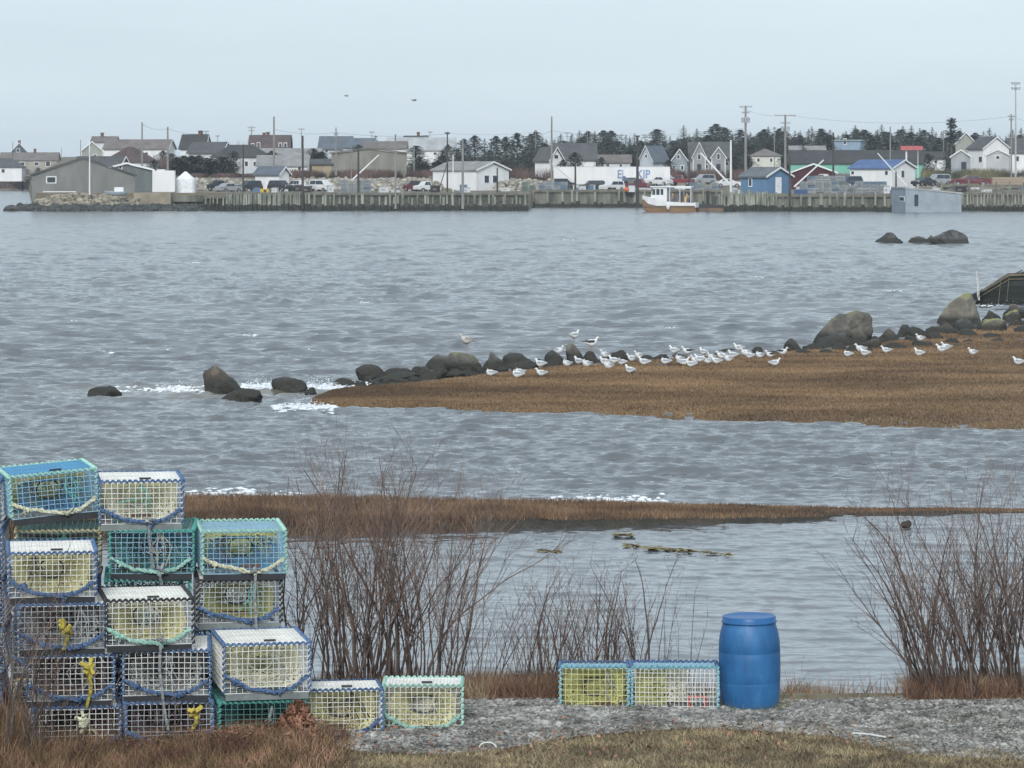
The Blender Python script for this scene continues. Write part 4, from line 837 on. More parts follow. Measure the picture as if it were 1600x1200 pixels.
# wreck at right
r = empty('wreck', (W(1518, 150), 150, Z(470, 150)), 'broken dark green wooden boat hull beached at the right edge', 'boat wreck', rz=R(-6))
hg = pm('wreck_planks', (.034, .042, .038), (.014, .018, .017), scale=1.5, stretch=(.3, 1, 3), detail=8, bump=.03, bscale=8); wood = pm('wreck_wood', (.19, .165, .12), (.09, .08, .06), scale=3, stretch=(.4, 1, 2))
rk = []
for x, zt_, b_ in ((.0, .14, .06), (.5, .45, .35), (1.1, .82, .6), (1.62, 1.15, .8), (2.6, 1.18, .95), (4.2, 1.22, 1.0)):
    rk.append([(x, -b_, zt_), (x + .05, -b_ * 1.02, zt_ * .6), (x + .15, -b_ * .8, -.2), (x + .15, b_ * .8, -.2), (x + .05, b_ * 1.02, zt_ * .6), (x, b_, zt_)])
m = MB(); m.loft(rk); m.build('hull', hg, r)
m = MB()
for a, b in zip(rk[:-1], rk[1:]):
    for i, h in ((0, .0), ):
        p, q = Vector(a[0]), Vector(b[0]); m.tube([p + Vector((0, -.04, .0)), q + Vector((0, -.04, .0))], .045, 5)
        m.tube([p + Vector((0, -.05, -.17)), q + Vector((0, -.05, -.17))], .03, 4)
    p, q = Vector(a[5]), Vector(b[5]); m.tube([p, q], .05, 5)
m.build('gunwale', wood, r)
m = MB()
for x in (1.25, 1.6, 2.35): m.tube([(x, -.86 if x < 2 else -1.0, 1.05), (x - .1, -.8, .0)], .02, 4)
m.build('rib', wood, r)
m = MB()
for i in range(14): x = 1.5 + random.random() * 2.6; m.tube([(x, random.uniform(-.8, .8), 1.2), (x + .3, random.uniform(-.8, .8), 1.3 + random.random() * .1)], .035, 4)
m.build('broken_planks', wood, r)
r = empty('mooring_post', (W(1525, 150), 149.2, Z(468, 150)), 'pale splintered post with a dark net beside the wreck', 'post')
m = MB(); m.tube([(0, 0, 0), (-.03, 0, .7), (-.10, 0, 1.3)], [.07, .05, .02], 6); m.build('post', pm('bleached_wood', (.6, .6, .57), (.4, .4, .38), scale=4), r)
m = MB()
for i in range(30): a = random.uniform(0, 6.28); m.tube([(.25 * math.cos(a), .1 * math.sin(a), random.random() * .4), (.22 * math.cos(a + 1), .1, random.random() * .55)], .015, 3)
m.box(-.45, -.12, -.1, .1, -.05, .28); m.build('tangled_net', hg, r)

# ------------------------------------------------------------------ poles, masts and wires
pole_m = pm('pole_wood', (.30, .29, .27), (.19, .185, .175), scale=.7, stretch=(1, 1, .2)); pole_d = pm('pole_dark', (.07, .062, .06), (.04, .036, .036), scale=.7); metalg = pm('galvanised', (.42, .44, .46), (.33, .35, .37), rough=.5, scale=2)
def pole(label, x, pt, pb, Y, mat=pole_m, rad=.13, arms=(), cans=0, name='utility_pole', lean=0, cap=None):
    r = empty(name, (W(x, Y), Y, Z(pb, Y) - .4), label, 'pole'); H_ = Z(pt, Y) - r.location.z
    m = MB(); m.tube([(0, 0, 0), (lean * H_ * .5, 0, H_ * .5), (lean * H_, 0, H_)], [rad * 1.15, rad, rad * .8], 8); m.build('post', mat, r)
    for dz, hl in arms:
        m = MB(); m.box(-hl, hl, -.16, -.04, H_ - dz - .07, H_ - dz + .07)
        for q in (-.95, -.5, .5, .95): m.tube([(q * hl, -.1, H_ - dz), (q * hl, -.1, H_ - dz + .28)], .05, 5)
        m.build('crossarm', mat, r)
    for i in range(cans):
        a = -.55 + 1.1 * i / max(1, cans - 1) if cans > 1 else .4
        m = MB(); m.lathe([(.05, 0), (.26, .03), (.28, .9), (.2, 1.0), (.03, 1.05)], 12, c=(a, -.25)); o = m.build('transformer', metalg, r); o.location = (0, 0, H_ - 3.2)
    if cap: m = MB(); m.box(-cap, cap, -.1, .1, H_ - .1, H_ + .12); m.build('cap', mat, r)
    return r
P_ = [('utility pole with a crossarm left of the container', 222, 191, 265, 620, pole_m, .15, ((.6, .0),), 0),]
pole('tall bare wooden pole above the brown hip roof left of centre village', 222, 191, 268, 620, rad=.17)
pole('wooden pole carrying wires behind the white container', 262, 198, 266, 600, rad=.19)
pole('slim white flagstaff like pole in front of the big grey shed', 140, 218, 300, 492, WHITE, .10, arms=((7.2 * .3, .0),), name='light_pole')
pole('thin pole left of the cream gabled house', 126, 218, 262, 700, rad=.09)
pole('thin pole by the far left house', 20, 221, 262, 980, pole_d, .09)
pole('thin pole right of the long beige house', 96, 231, 262, 900, rad=.09)
pole('small utility pole with crossarm above the black gable roof', 322, 204, 240, 800, rad=.1, arms=((.3, .7),))
pole('small utility pole between the dark roofs and the red house', 340, 211, 240, 820, rad=.09, arms=((.3, .5),))
pole('utility pole with a double crossarm left of the red barn shaped house', 393, 197, 240, 800, rad=.12, arms=((.4, .9), (1.1, .7)))
pole('tallest pale pole in front of the red barn shaped house', 428, 182, 268, 600, rad=.18)
pole('tall dark spar standing at the left wharf edge', 473, 212, 322, 491.6, pole_d, .17, name='dock_pole')
pole('dark slanting post with lines above the left wharf cars', 380, 226, 302, 498, pole_d, .13, name='dock_pole')
pole('utility pole with crossarm behind the blue roofed houses', 471, 200, 240, 800, rad=.1, arms=((.3, .7),))
pole('wooden pole with a crossarm in front of the blue roofed houses', 525, 199, 270, 560, rad=.13, arms=((1.2, .35),))
pole('dark spar in front of the tan warehouse', 560, 227, 302, 498, pole_d, .16, name='dock_pole')
pole('thin pole standing close to the tan warehouse wall', 549, 229, 284, 580, rad=.08)
pole('pale pole right of the dark spar at the tan warehouse', 618, 210, 322, 491.6, rad=.15, name='dock_pole')
pole('thin pole above the pale metal roof', 587, 212, 250, 780, pole_d, .1, arms=((.3, .4),))
pole('small utility pole behind the slate roofed gable', 581, 205, 250, 800, rad=.08, arms=((.3, .6),))
pole('small pole above the chimney of the pale roofed building', 672, 205, 250, 830, rad=.08, arms=((.3, .5),))
pole('short pole by the shrubs right of the warehouse', 647, 227, 270, 610, rad=.11)
pole('leaning dark derrick pole left of the white bungalow', 699, 206, 302, 520, pole_d, .12, name='dock_pole', arms=((.3, .35),))
pole('stout grey pole in front of the white bungalow', 723, 217, 322, 491.6, rad=.19, name='dock_pole')
pole('thin white pole behind the white bungalow roof', 708, 242, 300, 540, WHITE, .09)
pole('thin dark post at the corner of the white bungalow', 777, 262, 300, 520, pole_d, .13, name='dock_pole')
pole('thin pole among the trees above the white bungalow', 768, 218, 258, 700, rad=.09)
pole('thin pole with a lamp among the trees right of the bungalow', 791, 212, 258, 700, rad=.09)
pole('tall dark mast like pole right of the white cottage', 862, 182, 300, 560, rad=.17)
pole('thin utility pole at the tree line above the white cottage', 837, 203, 245, 800, rad=.1, arms=((.3, .3),))
pole('thick dark post beside the left end of the lettered trailer', 899, 248, 298, 545, pole_d, .16, name='dock_pole')
pole('utility pole above the broad dark roof', 886, 206, 245, 800, rad=.09, arms=((.3, .6),))
pole('pole with wires right of the broad dark roof', 925, 208, 262, 700, rad=.11, arms=((.3, .4),))
pole('thin pole in the tree line at the middle', 918, 203, 245, 820, rad=.08)
pole('utility pole with crossarm in the tree line left of the dark post', 971, 209, 245, 800, rad=.1, arms=((.4, .6),))
pole('thick black post with a square cap at the right end of the trailer', 996, 213, 322, 532.5, pole_d, .22, name='dock_pole', cap=.35)
pole('utility pole with crossarm left of the pale steep roofed house', 1008, 209, 245, 800, rad=.1, arms=((.35, .8), (.9, .6)))
pole('thin pole above the pale steep roofed house', 1033, 208, 250, 780, rad=.08)
pole('dark red post above the red pickup', 1077, 240, 300, 545, pole_d, .15, name='dock_pole')
pole('white boat mast left of the blue shed', 1142, 219, 305, 500, WHITE, .16, name='mast')
pole('very tall utility pole with crossarms and transformers behind the blue shed', 1165, 165, 272, 640, rad=.24, arms=((.25, 1.2), (1.35, .75)), cans=3)
pole('second tall utility pole with transformers right of the blue shed', 1227, 179, 272, 640, rad=.22, arms=((.2, 1.9), (1.6, .9)), cans=2)
pole('thin grey pole between the two tall transformer poles', 1210, 198, 262, 700, rad=.09, arms=((.4, .3),))
pole('dark post beside the white door of the blue shed', 1234, 243, 322, 483.6, pole_d, .14, name='dock_pole')
pole('thick dark post in front of the green building', 1302, 207, 300, 560, pole_d, .17)
pole('pale pole in front of the white building with the blue roof', 1391, 198, 285, 600, rad=.13)
pole('thin dark post at the wharf edge before the blue roofed building', 1400, 268, 306, 492, pole_d, .13, name='dock_pole')
pole('pole left of the tall pine', 1474, 204, 245, 720, rad=.09); pole('pole just right of the tall pine', 1480, 206, 245, 725, rad=.08)
pole('utility pole with crossarm beside the stadium light', 1580, 178, 275, 620, rad=.14, arms=((.5, .6), (1.1, .4)))
# stadium light
r = empty('stadium_light', (W(1587, 600), 600, Z(278, 600)), 'very tall floodlight mast at the right edge', 'light mast'); H_ = Z(131, 600) - r.location.z
m = MB(); m.tube([(0, 0, 0), (0, 0, H_)], [.17, .10], 8); m.build('mast', metalg, r); k = 0
for dz, hl in ((.1, .75), (1.0, .75)):
    m = MB(); m.box(-hl, hl, -.06, .06, H_ - dz - .05, H_ - dz + .05); m.build('bracket', metalg, r)
    for q in (-.65, -.22, .22, .65): m = MB(); m.lathe([(.04, 0), (.20, .28), (.18, .33)], 10, c=(q, -.15)); o = m.build('floodlight', metalg, r); o.location = (0, 0, H_ - dz + .05)
# booms
def boom(label, x0, y0, x1, y1, Y, mat=WHITE, rad=.13):
    m = MB(); m.tube([(W(x0, Y), Y, Z(y0, Y)), (W(x1, Y), Y - 1, Z(y1, Y))], [rad * .7, rad], 7); c = Vector((W(x1, Y), Y, Z(y1, Y)))
    m.v = [tuple(Vector(v) - c) for v in m.v]; o = m.build('boom', mat); o.location = c; tag(o, label, 'boom')
boom('white boom slanting down to the foot of the white mast', 1095, 239, 1142, 291, 505, rad=.16); boom('white boom slanting up right from beside the blue shed', 1287, 250, 1240, 292, 505, rad=.13)
boom('white boom slanting down to the wharf before the blue roofed building', 1371, 239, 1415, 290, 520, rad=.11); boom('white derrick boom before the tan warehouse', 592, 242, 552, 280, 540, rad=.13); boom('grey boom slanting beside the tall mast pole', 862, 255, 895, 283, 555, OFFW, .10)
boom('dark slanting stay at the leaning derrick pole', 700, 250, 686, 298, 519, pole_d, .08)
def wire(label, pts, sag=.8, rad=.022, group=None):
    m = MB(); Pw = []
    for (xa, ya, Ya), (xb, yb, Yb) in zip(pts[:-1], pts[1:]):
        A = Vector((W(xa, Ya), Ya, Z(ya, Ya))); B = Vector((W(xb, Yb), Yb, Z(yb, Yb)))
        for i in range(13 if (xb, yb, Yb) == pts[-1] else 12):
            t = i / 12; p = A.lerp(B, t); p.z -= sag * 4 * t * (1 - t); Pw.append(p)
    m.tube(Pw, rad, 4); o = m.build('power_line', pm('wire_black', (.05, .05, .05))); tag(o, label, 'power line', group)
wire('power line from the bare wooden pole toward the black gable roof', [(222, 194, 620), (262, 201, 600), (322, 208, 800)], .5)
wire('power line running from the tall pale pole across the blue roofed houses', [(428, 202, 600), (525, 207, 560), (699, 209, 520)], .5); wire('upper power line over the tree line in the centre', [(699, 208, 780), (837, 206, 800), (862, 204, 560), (971, 211, 800), (1165, 200, 640)], .5)
wire('lower power line over the tree line in the centre', [(837, 212, 800), (886, 213, 800), (925, 214, 700), (1008, 214, 800)], .4); wire('power line between the two tall transformer poles', [(1155, 167, 640), (1217, 181, 640)], .5)
wire('long power line from the second transformer pole to the right edge', [(1237, 181, 640), (1580, 182, 620), (1700, 185, 620)], 1.3)

# ------------------------------------------------------------------ trees
leafD = pm('spruce_needle', (.105, .13, .10), (.05, .066, .053), scale=.7, island=.45, rough=.9); bark = pm('bark', (.13, .11, .09), (.07, .06, .05), scale=3)
leafP = pm('pine_needle', (.075, .10, .055), (.035, .05, .03), scale=.7, island=.4, rough=.9); brushm = pm('brush_twig', (.17, .105, .085), (.085, .055, .05), scale=.5, island=.4)
def tree_proto(seed, h=10., kind='spruce'):
    rnd = random.Random(seed); m = MB(); t = MB(); t.tube([(0, 0, 0), (rnd.uniform(-.2, .2), 0, h * .5), (0, 0, h * .97)], [.17, .11, .02], 6)
    n = {'spruce': 1500, 'round': 1700, 'pine': 600, 'sparse': 700}[kind]
    for _ in range(n):
        u = rnd.random(); a = rnd.uniform(0, 6.28)
        if kind == 'spruce': z = h * (.06 + .94 * u ** 1.15); R_ = (h * .27) * (1 - z / h) ** .8 + .03; R_ *= .75 + .4 * math.sin(z * 5.5 + seed) ** 2
        elif kind == 'sparse': z = h * (.35 + .65 * u); R_ = (h * .22) * (1 - z / h) ** .7 + .05; R_ *= .3 + .9 * math.sin(z * 4 + seed) ** 2
        elif kind == 'pine':
            k = rnd.choice([(.62, 1.7, .5), (.75, 2.0, .45), (.86, 1.5, .5), (.96, .9, .4), (.7, 1.2, 2)]); z = h * k[0] + rnd.gauss(0, .33); R_ = k[1] * (.6 + .4 * math.sin(a * 2 + k[0] * 20))
        else: z = h * (.08 + .92 * u); R_ = h * .36 * math.sin(((z / h) * .88 + .12) * math.pi) ** .6; R_ *= .75 + .35 * math.sin(a * 3 + z * 1.3 + seed)
        rr = R_ * rnd.random() ** .55; x, y = rr * math.cos(a), rr * math.sin(a); s = rnd.uniform(.18, .5) * (1.05 - .75 * u * (kind != 'pine' and kind != 'round'))
        d1 = Vector((math.cos(a), math.sin(a), rnd.uniform(-.5, .35))) * s; d2 = Vector((-math.sin(a), math.cos(a), rnd.uniform(-.4, .4))) * s * .55; c = Vector((x, y, z))
        m.add([c - d1, c + d2, c + d1, c - d2], [(0, 1, 2, 3)])
    for i in range(10):
        z = h * rnd.uniform(.25, .9); a = rnd.uniform(0, 6.28); l_ = h * .14; t.tube([(0, 0, z), (l_ * math.cos(a), l_ * math.sin(a), z + .2)], [.05, .015], 4)
    r = empty({'spruce': 'spruce_tree', 'sparse': 'spruce_tree', 'pine': 'pine_tree', 'round': 'evergreen_tree'}[kind], (0, 0, -60), 'x', 'tree'); m.build('crown', leafP if kind == 'pine' else leafD, r, fix=False); t.build('trunk', bark, r); return r
PT = [tree_proto(1), tree_proto(2), tree_proto(3, kind='sparse'), tree_proto(4, kind='round'), tree_proto(5, kind='round'), tree_proto(6, kind='pine'), tree_proto(9, kind='sparse')]
PK = [[(c, []) for c in kids(t)] for t in PT]; used = [False] * 7
def plant(k, x, pt, Y, label, group=None, wf=1.):
    zb = float(T(np.array([x]), np.array([Y]))[0]) - .3; s = (Z(pt, Y) - zb) / 10; sc = (s * wf, s * wf, s); loc = (W(x, Y), Y, zb); rz = random.uniform(0, 6.28)
    if not used[k]: used[k] = True; r = PT[k]; r.location = loc; r.scale = sc; r.rotation_euler[2] = rz; r['label'] = label; (group and r.__setitem__('group', group))
    else: r = copy_tree(PT[k], PK[k], loc, rz, label, group, sc)
    if not group and 'group' in r: del r['group']
# single trees
plant(5, 1487, 186, 720, 'tall bare trunked pine standing above the roofs on the right', wf=1.0)
plant(0, 1478, 232, 660, 'dark spruce left of the small weathered open shed', wf=1.1)
for x, pt, Y, lb in ((742, 212, 690, 'leftmost bushy evergreen of the dark clump behind the bungalow'), (808, 208, 685, 'highest bushy evergreen of the dark clump behind the bungalow'), (775, 213, 700, 'middle bushy evergreen of the dark clump behind the bungalow'),
                     (898, 238, 610, 'small dark evergreen in front of the broad dark roof'), (951, 220, 740, 'broad dark evergreen right of the broad dark roof'), (692, 235, 640, 'dark evergreen beside the pale metal roofed building'), (1362, 214, 700, 'dark evergreen right of the pale blue building')):
    plant(3 if x % 2 else 4, x, pt, Y, lb, wf=1.15)
for x, pt, Y in ((725, 217, 700), (757, 216, 690), (790, 214, 690), (822, 213, 700), (832, 222, 690), (735, 232, 670), (765, 235, 670), (800, 235, 665), (825, 240, 670), (700, 226, 700), (715, 232, 690)):
    plant(random.choice((3, 4, 0)), x, pt, Y, 'one of the dark evergreens massed behind the white bungalow', 'evergreens massed behind the bungalow', 1.2)
for x in (655, 665, 678, 690, 660, 684): plant(random.choice((3, 4)), x, random.uniform(243, 256), 630, 'low dark evergreen shrub right of the tan warehouse', 'evergreen shrubs right of the warehouse', 1.9)
for x in (275, 287, 299, 311, 323, 334, 345, 357, 282, 305, 330, 350): plant(random.choice((3, 4)), x, random.uniform(242, 253), 618, 'low dark evergreen in the thicket before the dark roofs on the left', 'evergreen thicket on the left', 2.2)
for x in (498, 492, 503): plant(4, x, 236 + random.uniform(0, 6), 640, 'dark evergreen shrub left of the ochre shed', 'evergreen shrubs by the ochre shed', 1.8)
plant(3, 35, 262, 960, 'dark round bush by the white hip roofed house at the left edge', wf=2)
def line(x0, x1, n, top, lab, grp, Y0, Y1, wf=1., wts=(4, 3, 2, 1, 4)):
    for i in range(n):
        x = x0 + (x1 - x0) * (i + random.random()) / n; Y = random.uniform(Y0, Y1); tp = np.interp(x, [830, 900, 1000, 1060, 1120, 1200, 1300, 1400, 1500, 1600, 1800], [212, 212, 216, 206, 204, 206, 204, 204, 208, 208, 208]) + top + random.choice((-7, -2, 0, 4, 7, 10)) + random.uniform(-3, 5)
        plant(random.choices((0, 1, 2, 6, 3), wts)[0], x, tp, Y, lab, grp, wf * random.uniform(.85, 1.2))
line(828, 1060, 46, 0, 'dark spruce in the tree line behind the middle of the village', 'tree line behind the middle of the village', 820, 960, 1.35)
line(1060, 1300, 58, 0, 'dark spruce in the tree line behind the transformer poles', 'tree line behind the transformer poles', 820, 960, 1.35)
line(1300, 1640, 74, 0, 'dark spruce in the tree line on the right horizon', 'tree line on the right horizon', 820, 980, 1.35)
line(1130, 1300, 34, 17, 'spruce in the lower wood behind the blue shed', 'lower wood behind the blue shed', 740, 810, 1.6)
line(1360, 1500, 30, 18, 'spruce in the lower wood behind the green building', 'lower wood behind the green building', 740, 810, 1.6)
line(840, 1640, 66, 16, 'bushy spruce filling the foot of the tree line across the centre and right', 'bushy trees at the foot of the tree line', 835, 865, 1.5, (0, 0, 0, 0, 1))
line(828, 1000, 24, 12, 'spruce in the nearer trees behind the broad dark roof', 'nearer trees behind the broad dark roof', 770, 830, 1.5)
for t, u in zip(PT, used):
    if not u:
        for c in kids(t): bpy.data.objects.remove(c)
        bpy.data.objects.remove(t)
# dark shrubs between the houses and gear along the wharves
for x, pt, Y in [(60, 262, 930), (115, 255, 700), (255, 236, 700), (268, 240, 680), (240, 250, 600), (345, 232, 720), (365, 236, 640), (425, 236, 640), (455, 238, 700), (500, 228, 780), (560, 226, 760), (600, 224, 800), (650, 228, 640), (490, 232, 650),
                 (1000, 236, 760), (1045, 250, 650), (1150, 240, 690), (1230, 236, 660), (1170, 246, 650), (1460, 228, 700), (1450, 240, 660), (1468, 222, 740), (985, 232, 720), (940, 246, 650), (880, 250, 600)]:
    plant(random.choice((3, 4)), x, pt, Y, 'dark bushy evergreen standing between the village houses', 'bushy evergreens between the houses', random.uniform(1.2, 1.8))
cp = []
for i, (nm, lab, mt, mt2) in enumerate((('crate', 'plain grey fish crate among the gear along the wharves', OFFW, greyS), ('crate', 'blue lidded fish crate among the gear along the wharves', blueS, slate), ('crate', 'dark heaped gear box among the gear along the wharves', MATS['car_black'], brownR))):
    r = empty(nm, (0, 0, -70), lab, 'crate', ['grey crates along the wharves', 'blue crates along the wharves', 'dark boxes along the wharves'][i]); m = MB(); m.box(-.5, .5, 0, .9, 0, .62); m.build('box', mt, r)
    m = MB(); m.box(-.53, .53, -.03, .93, .62, .70); m.box(-.3, .1, -.02, -.003, .2, .4); m.build('lid', mt2, r); cp.append((r, [(c, []) for c in kids(r)]))
fst = [True] * 3
spots = [(random.uniform(360, 820), random.uniform(500, 545)) for _ in range(16)] + [(random.uniform(835, 1125), random.uniform(538, 565)) for _ in range(22)] + [(random.uniform(1135, 1395), random.uniform(490, 520)) for _ in range(30)] + [(random.uniform(1440, 1620), random.uniform(495, 530)) for _ in range(22)]
for x, Y in spots:
    if 1155 < x < 1245: continue
    i = random.choices(range(3), (5, 2, 3))[0]; z = 2.46; loc = (W(x, Y), Y, z); sc = (random.uniform(.5, 1.5), random.uniform(.7, 1.1), random.uniform(.6, 1.7))
    if fst[i]: fst[i] = False; cp[i][0].location = loc; cp[i][0].scale = sc
    else: copy_tree(cp[i][0], cp[i][1], loc, random.uniform(-.4, .4), sc=sc)
vehicle('suv', 'maroon car beside the white pickup near the white bungalow', 632, 655, 300, 548, mar, True)
vehicle('van', 'white van right of the tall dark spar on the left wharf', 484, 508, 301, 545, white, False)
vehicle('sedan', 'dark blue car between the yellow crate and the white shed', 446, 466, 298, 556, dblue, True)
vehicle('pickup', 'dark grey pickup far right on the wharf behind the timber trailer', 1600, 1630, 287, 580, black, True)
vehicle('suv', 'black car at the left end of the lettered trailer', 868, 900, 296, 574, black, False)
vehicle('pickup', 'white pickup behind the stacked traps left of the blue roofed building', 1270, 1300, 290, 565, white, True)
Bd('shed', 'small white net shed between the riprap and the brush on the left', 700, 700, 722, 284, 270, 262, 600, WHITE, dgrey, theta=84, depth=4, cat='shed')
Bd('house', 'pale house with a brown roof behind the lettered trailer', 935, 985, 985, 268, 254, 243, 690, OFFW, brownR, theta=0, wins=[(950, 259, 4, 5), (970, 259, 4, 5)])
Bd('house', 'grey roofed cottage between the brown hip roofed house and the green building', 1236, 1290, 1290, 250, 240, 229, 740, OFFW, greyR, theta=0, wins=[(1250, 244, 4, 4)])
Bd('house', 'low white cottage with a black roof left of the tall pine', 1448, 1478, 1478, 262, 248, 238, 690, WHITE, blackR, theta=0, wins=[(1462, 253, 4, 5)])
# brown brush belts
def brush(label, x0, x1, Y, pt, n, seed, mat=brushm):
    rng = np.random.default_rng(seed); px = rng.uniform(x0, x1, n); Yv = Y + rng.uniform(-6, 6, n); z = T(px, Yv); hm = (Z(pt, Y) - z.min()); 
    P = np.stack([(px - 800) * Yv / F, Yv, z - .1], -1); blades('brush', P, rng.uniform(.4, 1., n) * max(hm, .8), .16, .35, mat, label, 'brush', seed)
brush('belt of purple brown leafless brush behind the riprap on the left', 300, 405, 596, 269, 2600, 31); brush('belt of purple brown brush at the foot of the tan warehouse', 450, 690, 590, 263, 5200, 32); brush('purple brown brush right of the white bungalow', 765, 870, 600, 259, 2600, 33)
brush('brown brush below the grey twin gabled house', 1045, 1165, 640, 265, 2400, 34); brush('dull brush and dry grass below the far left houses', -30, 60, 1000, 275, 1200, 35); brush('grassy bank below the white house on the right', 1440, 1640, 640, 264, 4000, 36, pm('bank_grass', (.17, .16, .075), (.10, .10, .05), scale=.3, island=.4))
brush('dark leafless trees behind the cottage roofs on the left', 215, 300, 660, 238, 900, 37); brush('pale leafless thicket behind the dark roofs', 360, 400, 760, 214, 240, 38)

# ------------------------------------------------------------------ lobster traps on the near shore
def ropem(n, a, b): return pm('rope_' + n, a, b, scale=40, island=.3, rough=.9)
ROPE = {'blue': ropem('blue', (.13, .215, .38), (.04, .075, .16)), 'mint': ropem('mint', (.42, .62, .54), (.20, .42, .36)), 'tan': ropem('tan', (.50, .46, .30), (.26, .23, .14)), 'teal': ropem('teal', (.12, .42, .38), (.05, .22, .20)),
        'cream': ropem('cream', (.66, .66, .52), (.42, .42, .30)), 'cyan': ropem('cyan', (.30, .56, .62), (.12, .30, .38)), 'grey': ropem('grey', (.34, .36, .37), (.2, .21, .22)), 'yellow': ropem('yellow', (.55, .47, .10), (.36, .29, .05)), 'black': ropem('black', (.05, .05, .055), (.03, .03, .035))}
def wirem(n, c): return pm('wire_' + n, c, tuple(x * .8 for x in c), rough=.4, scale=6, spec=.5)
WIRE = {'white': wirem('white', (.86, .87, .84)), 'blue': wirem('blue', (.10, .34, .58)), 'green': wirem('green', (.12, .26, .25)), 'grey': wirem('grey', (.52, .56, .60)), 'yellow': wirem('yellow', (.78, .76, .42)), 'lblue': wirem('light_blue', (.30, .52, .66)), 'black': wirem('dark', (.05, .06, .07))}
runner_m = pm('runner', (.028, .032, .04), (.018, .02, .025), rough=.6, scale=5); runner_g = pm('runner_grey', (.22, .25, .25), (.13, .15, .15), scale=4)
def netmat(n, c, alpha):
    m = pm('net_' + n, c, tuple(x * .6 for x in c), scale=6, rough=.9); t = m.node_tree
    if 'x' in m: return m
    m['x'] = 1; nn = t.nodes.new; l = t.links.new; b = t.nodes['Principled BSDF']; tc = nn('ShaderNodeTexCoord'); nz = nn('ShaderNodeTexNoise'); nz.inputs['Scale'].default_value = 55; nz.inputs['Detail'].default_value = 1
    l(tc.outputs['Object'], nz.inputs['Vector']); mr = nn('ShaderNodeMapRange'); mr.inputs[1].default_value = .62 - alpha * .3; mr.inputs[2].default_value = .66 - alpha * .3; l(nz.outputs[0], mr.inputs[0]); l(mr.outputs[0], b.inputs['Alpha']); return m
NET = {'yellow': netmat('yellow', (.70, .66, .36), .75), 'cream': netmat('cream', (.78, .76, .60), .7), 'olive': netmat('olive', (.46, .46, .18), .8), 'grey': netmat('grey', (.46, .49, .48), .5), 'dark': netmat('dark', (.15, .12, .125), .7), 'teal': netmat('teal', (.10, .30, .30), .6), 'blue': netmat('blue', (.10, .28, .50), .6)}
def coil(mb, a, b, r=.0105, pitch=.052, th=.0115):
    a, b = Vector(a), Vector(b); d_ = (b - a); Ln = d_.length; d_.normalize(); u = d_.cross(Vector((0, 0, 1)) if abs(d_.z) < .9 else Vector((1, 0, 0))).normalized(); v = d_.cross(u)
    n = int(Ln / pitch * 7); ph = random.random() * 6
    mb.tube([a + d_ * Ln * i / n + (u * math.cos(ph + i * 6.283 / 7) + v * math.sin(ph + i * 6.283 / 7)) * r * (1 + .25 * math.sin(i * .9)) for i in range(n + 1)], th, 4)
def wobble_rope(mb, pts, th=.012, n=10, j=.008, strands=2):
    P = [Vector(p) for p in pts]
    for s_ in range(strands):
        q = []
        for a, b in zip(P[:-1], P[1:]):
            for i in range(n):
                t = i / n; p = a.lerp(b, t); ph = i * 1.6 + s_ * math.pi; q.append(p + Vector((0, math.cos(ph) * th * .7, math.sin(ph) * th * .8)) + Vector([random.gauss(0, j * .5) for _ in range(3)]))
        q.append(P[-1]); mb.tube(q, th, 5)
def knot(mb, c, s):
    for i in range(5): a = Vector([random.gauss(0, s * .5) for _ in range(3)]); b = Vector([random.gauss(0, s * .5) for _ in range(3)]); mb.tube([Vector(c) + a, Vector(c) + (a + b) * .3 + Vector((0, -s * .4, 0)), Vector(c) + b], s * .28, 5)
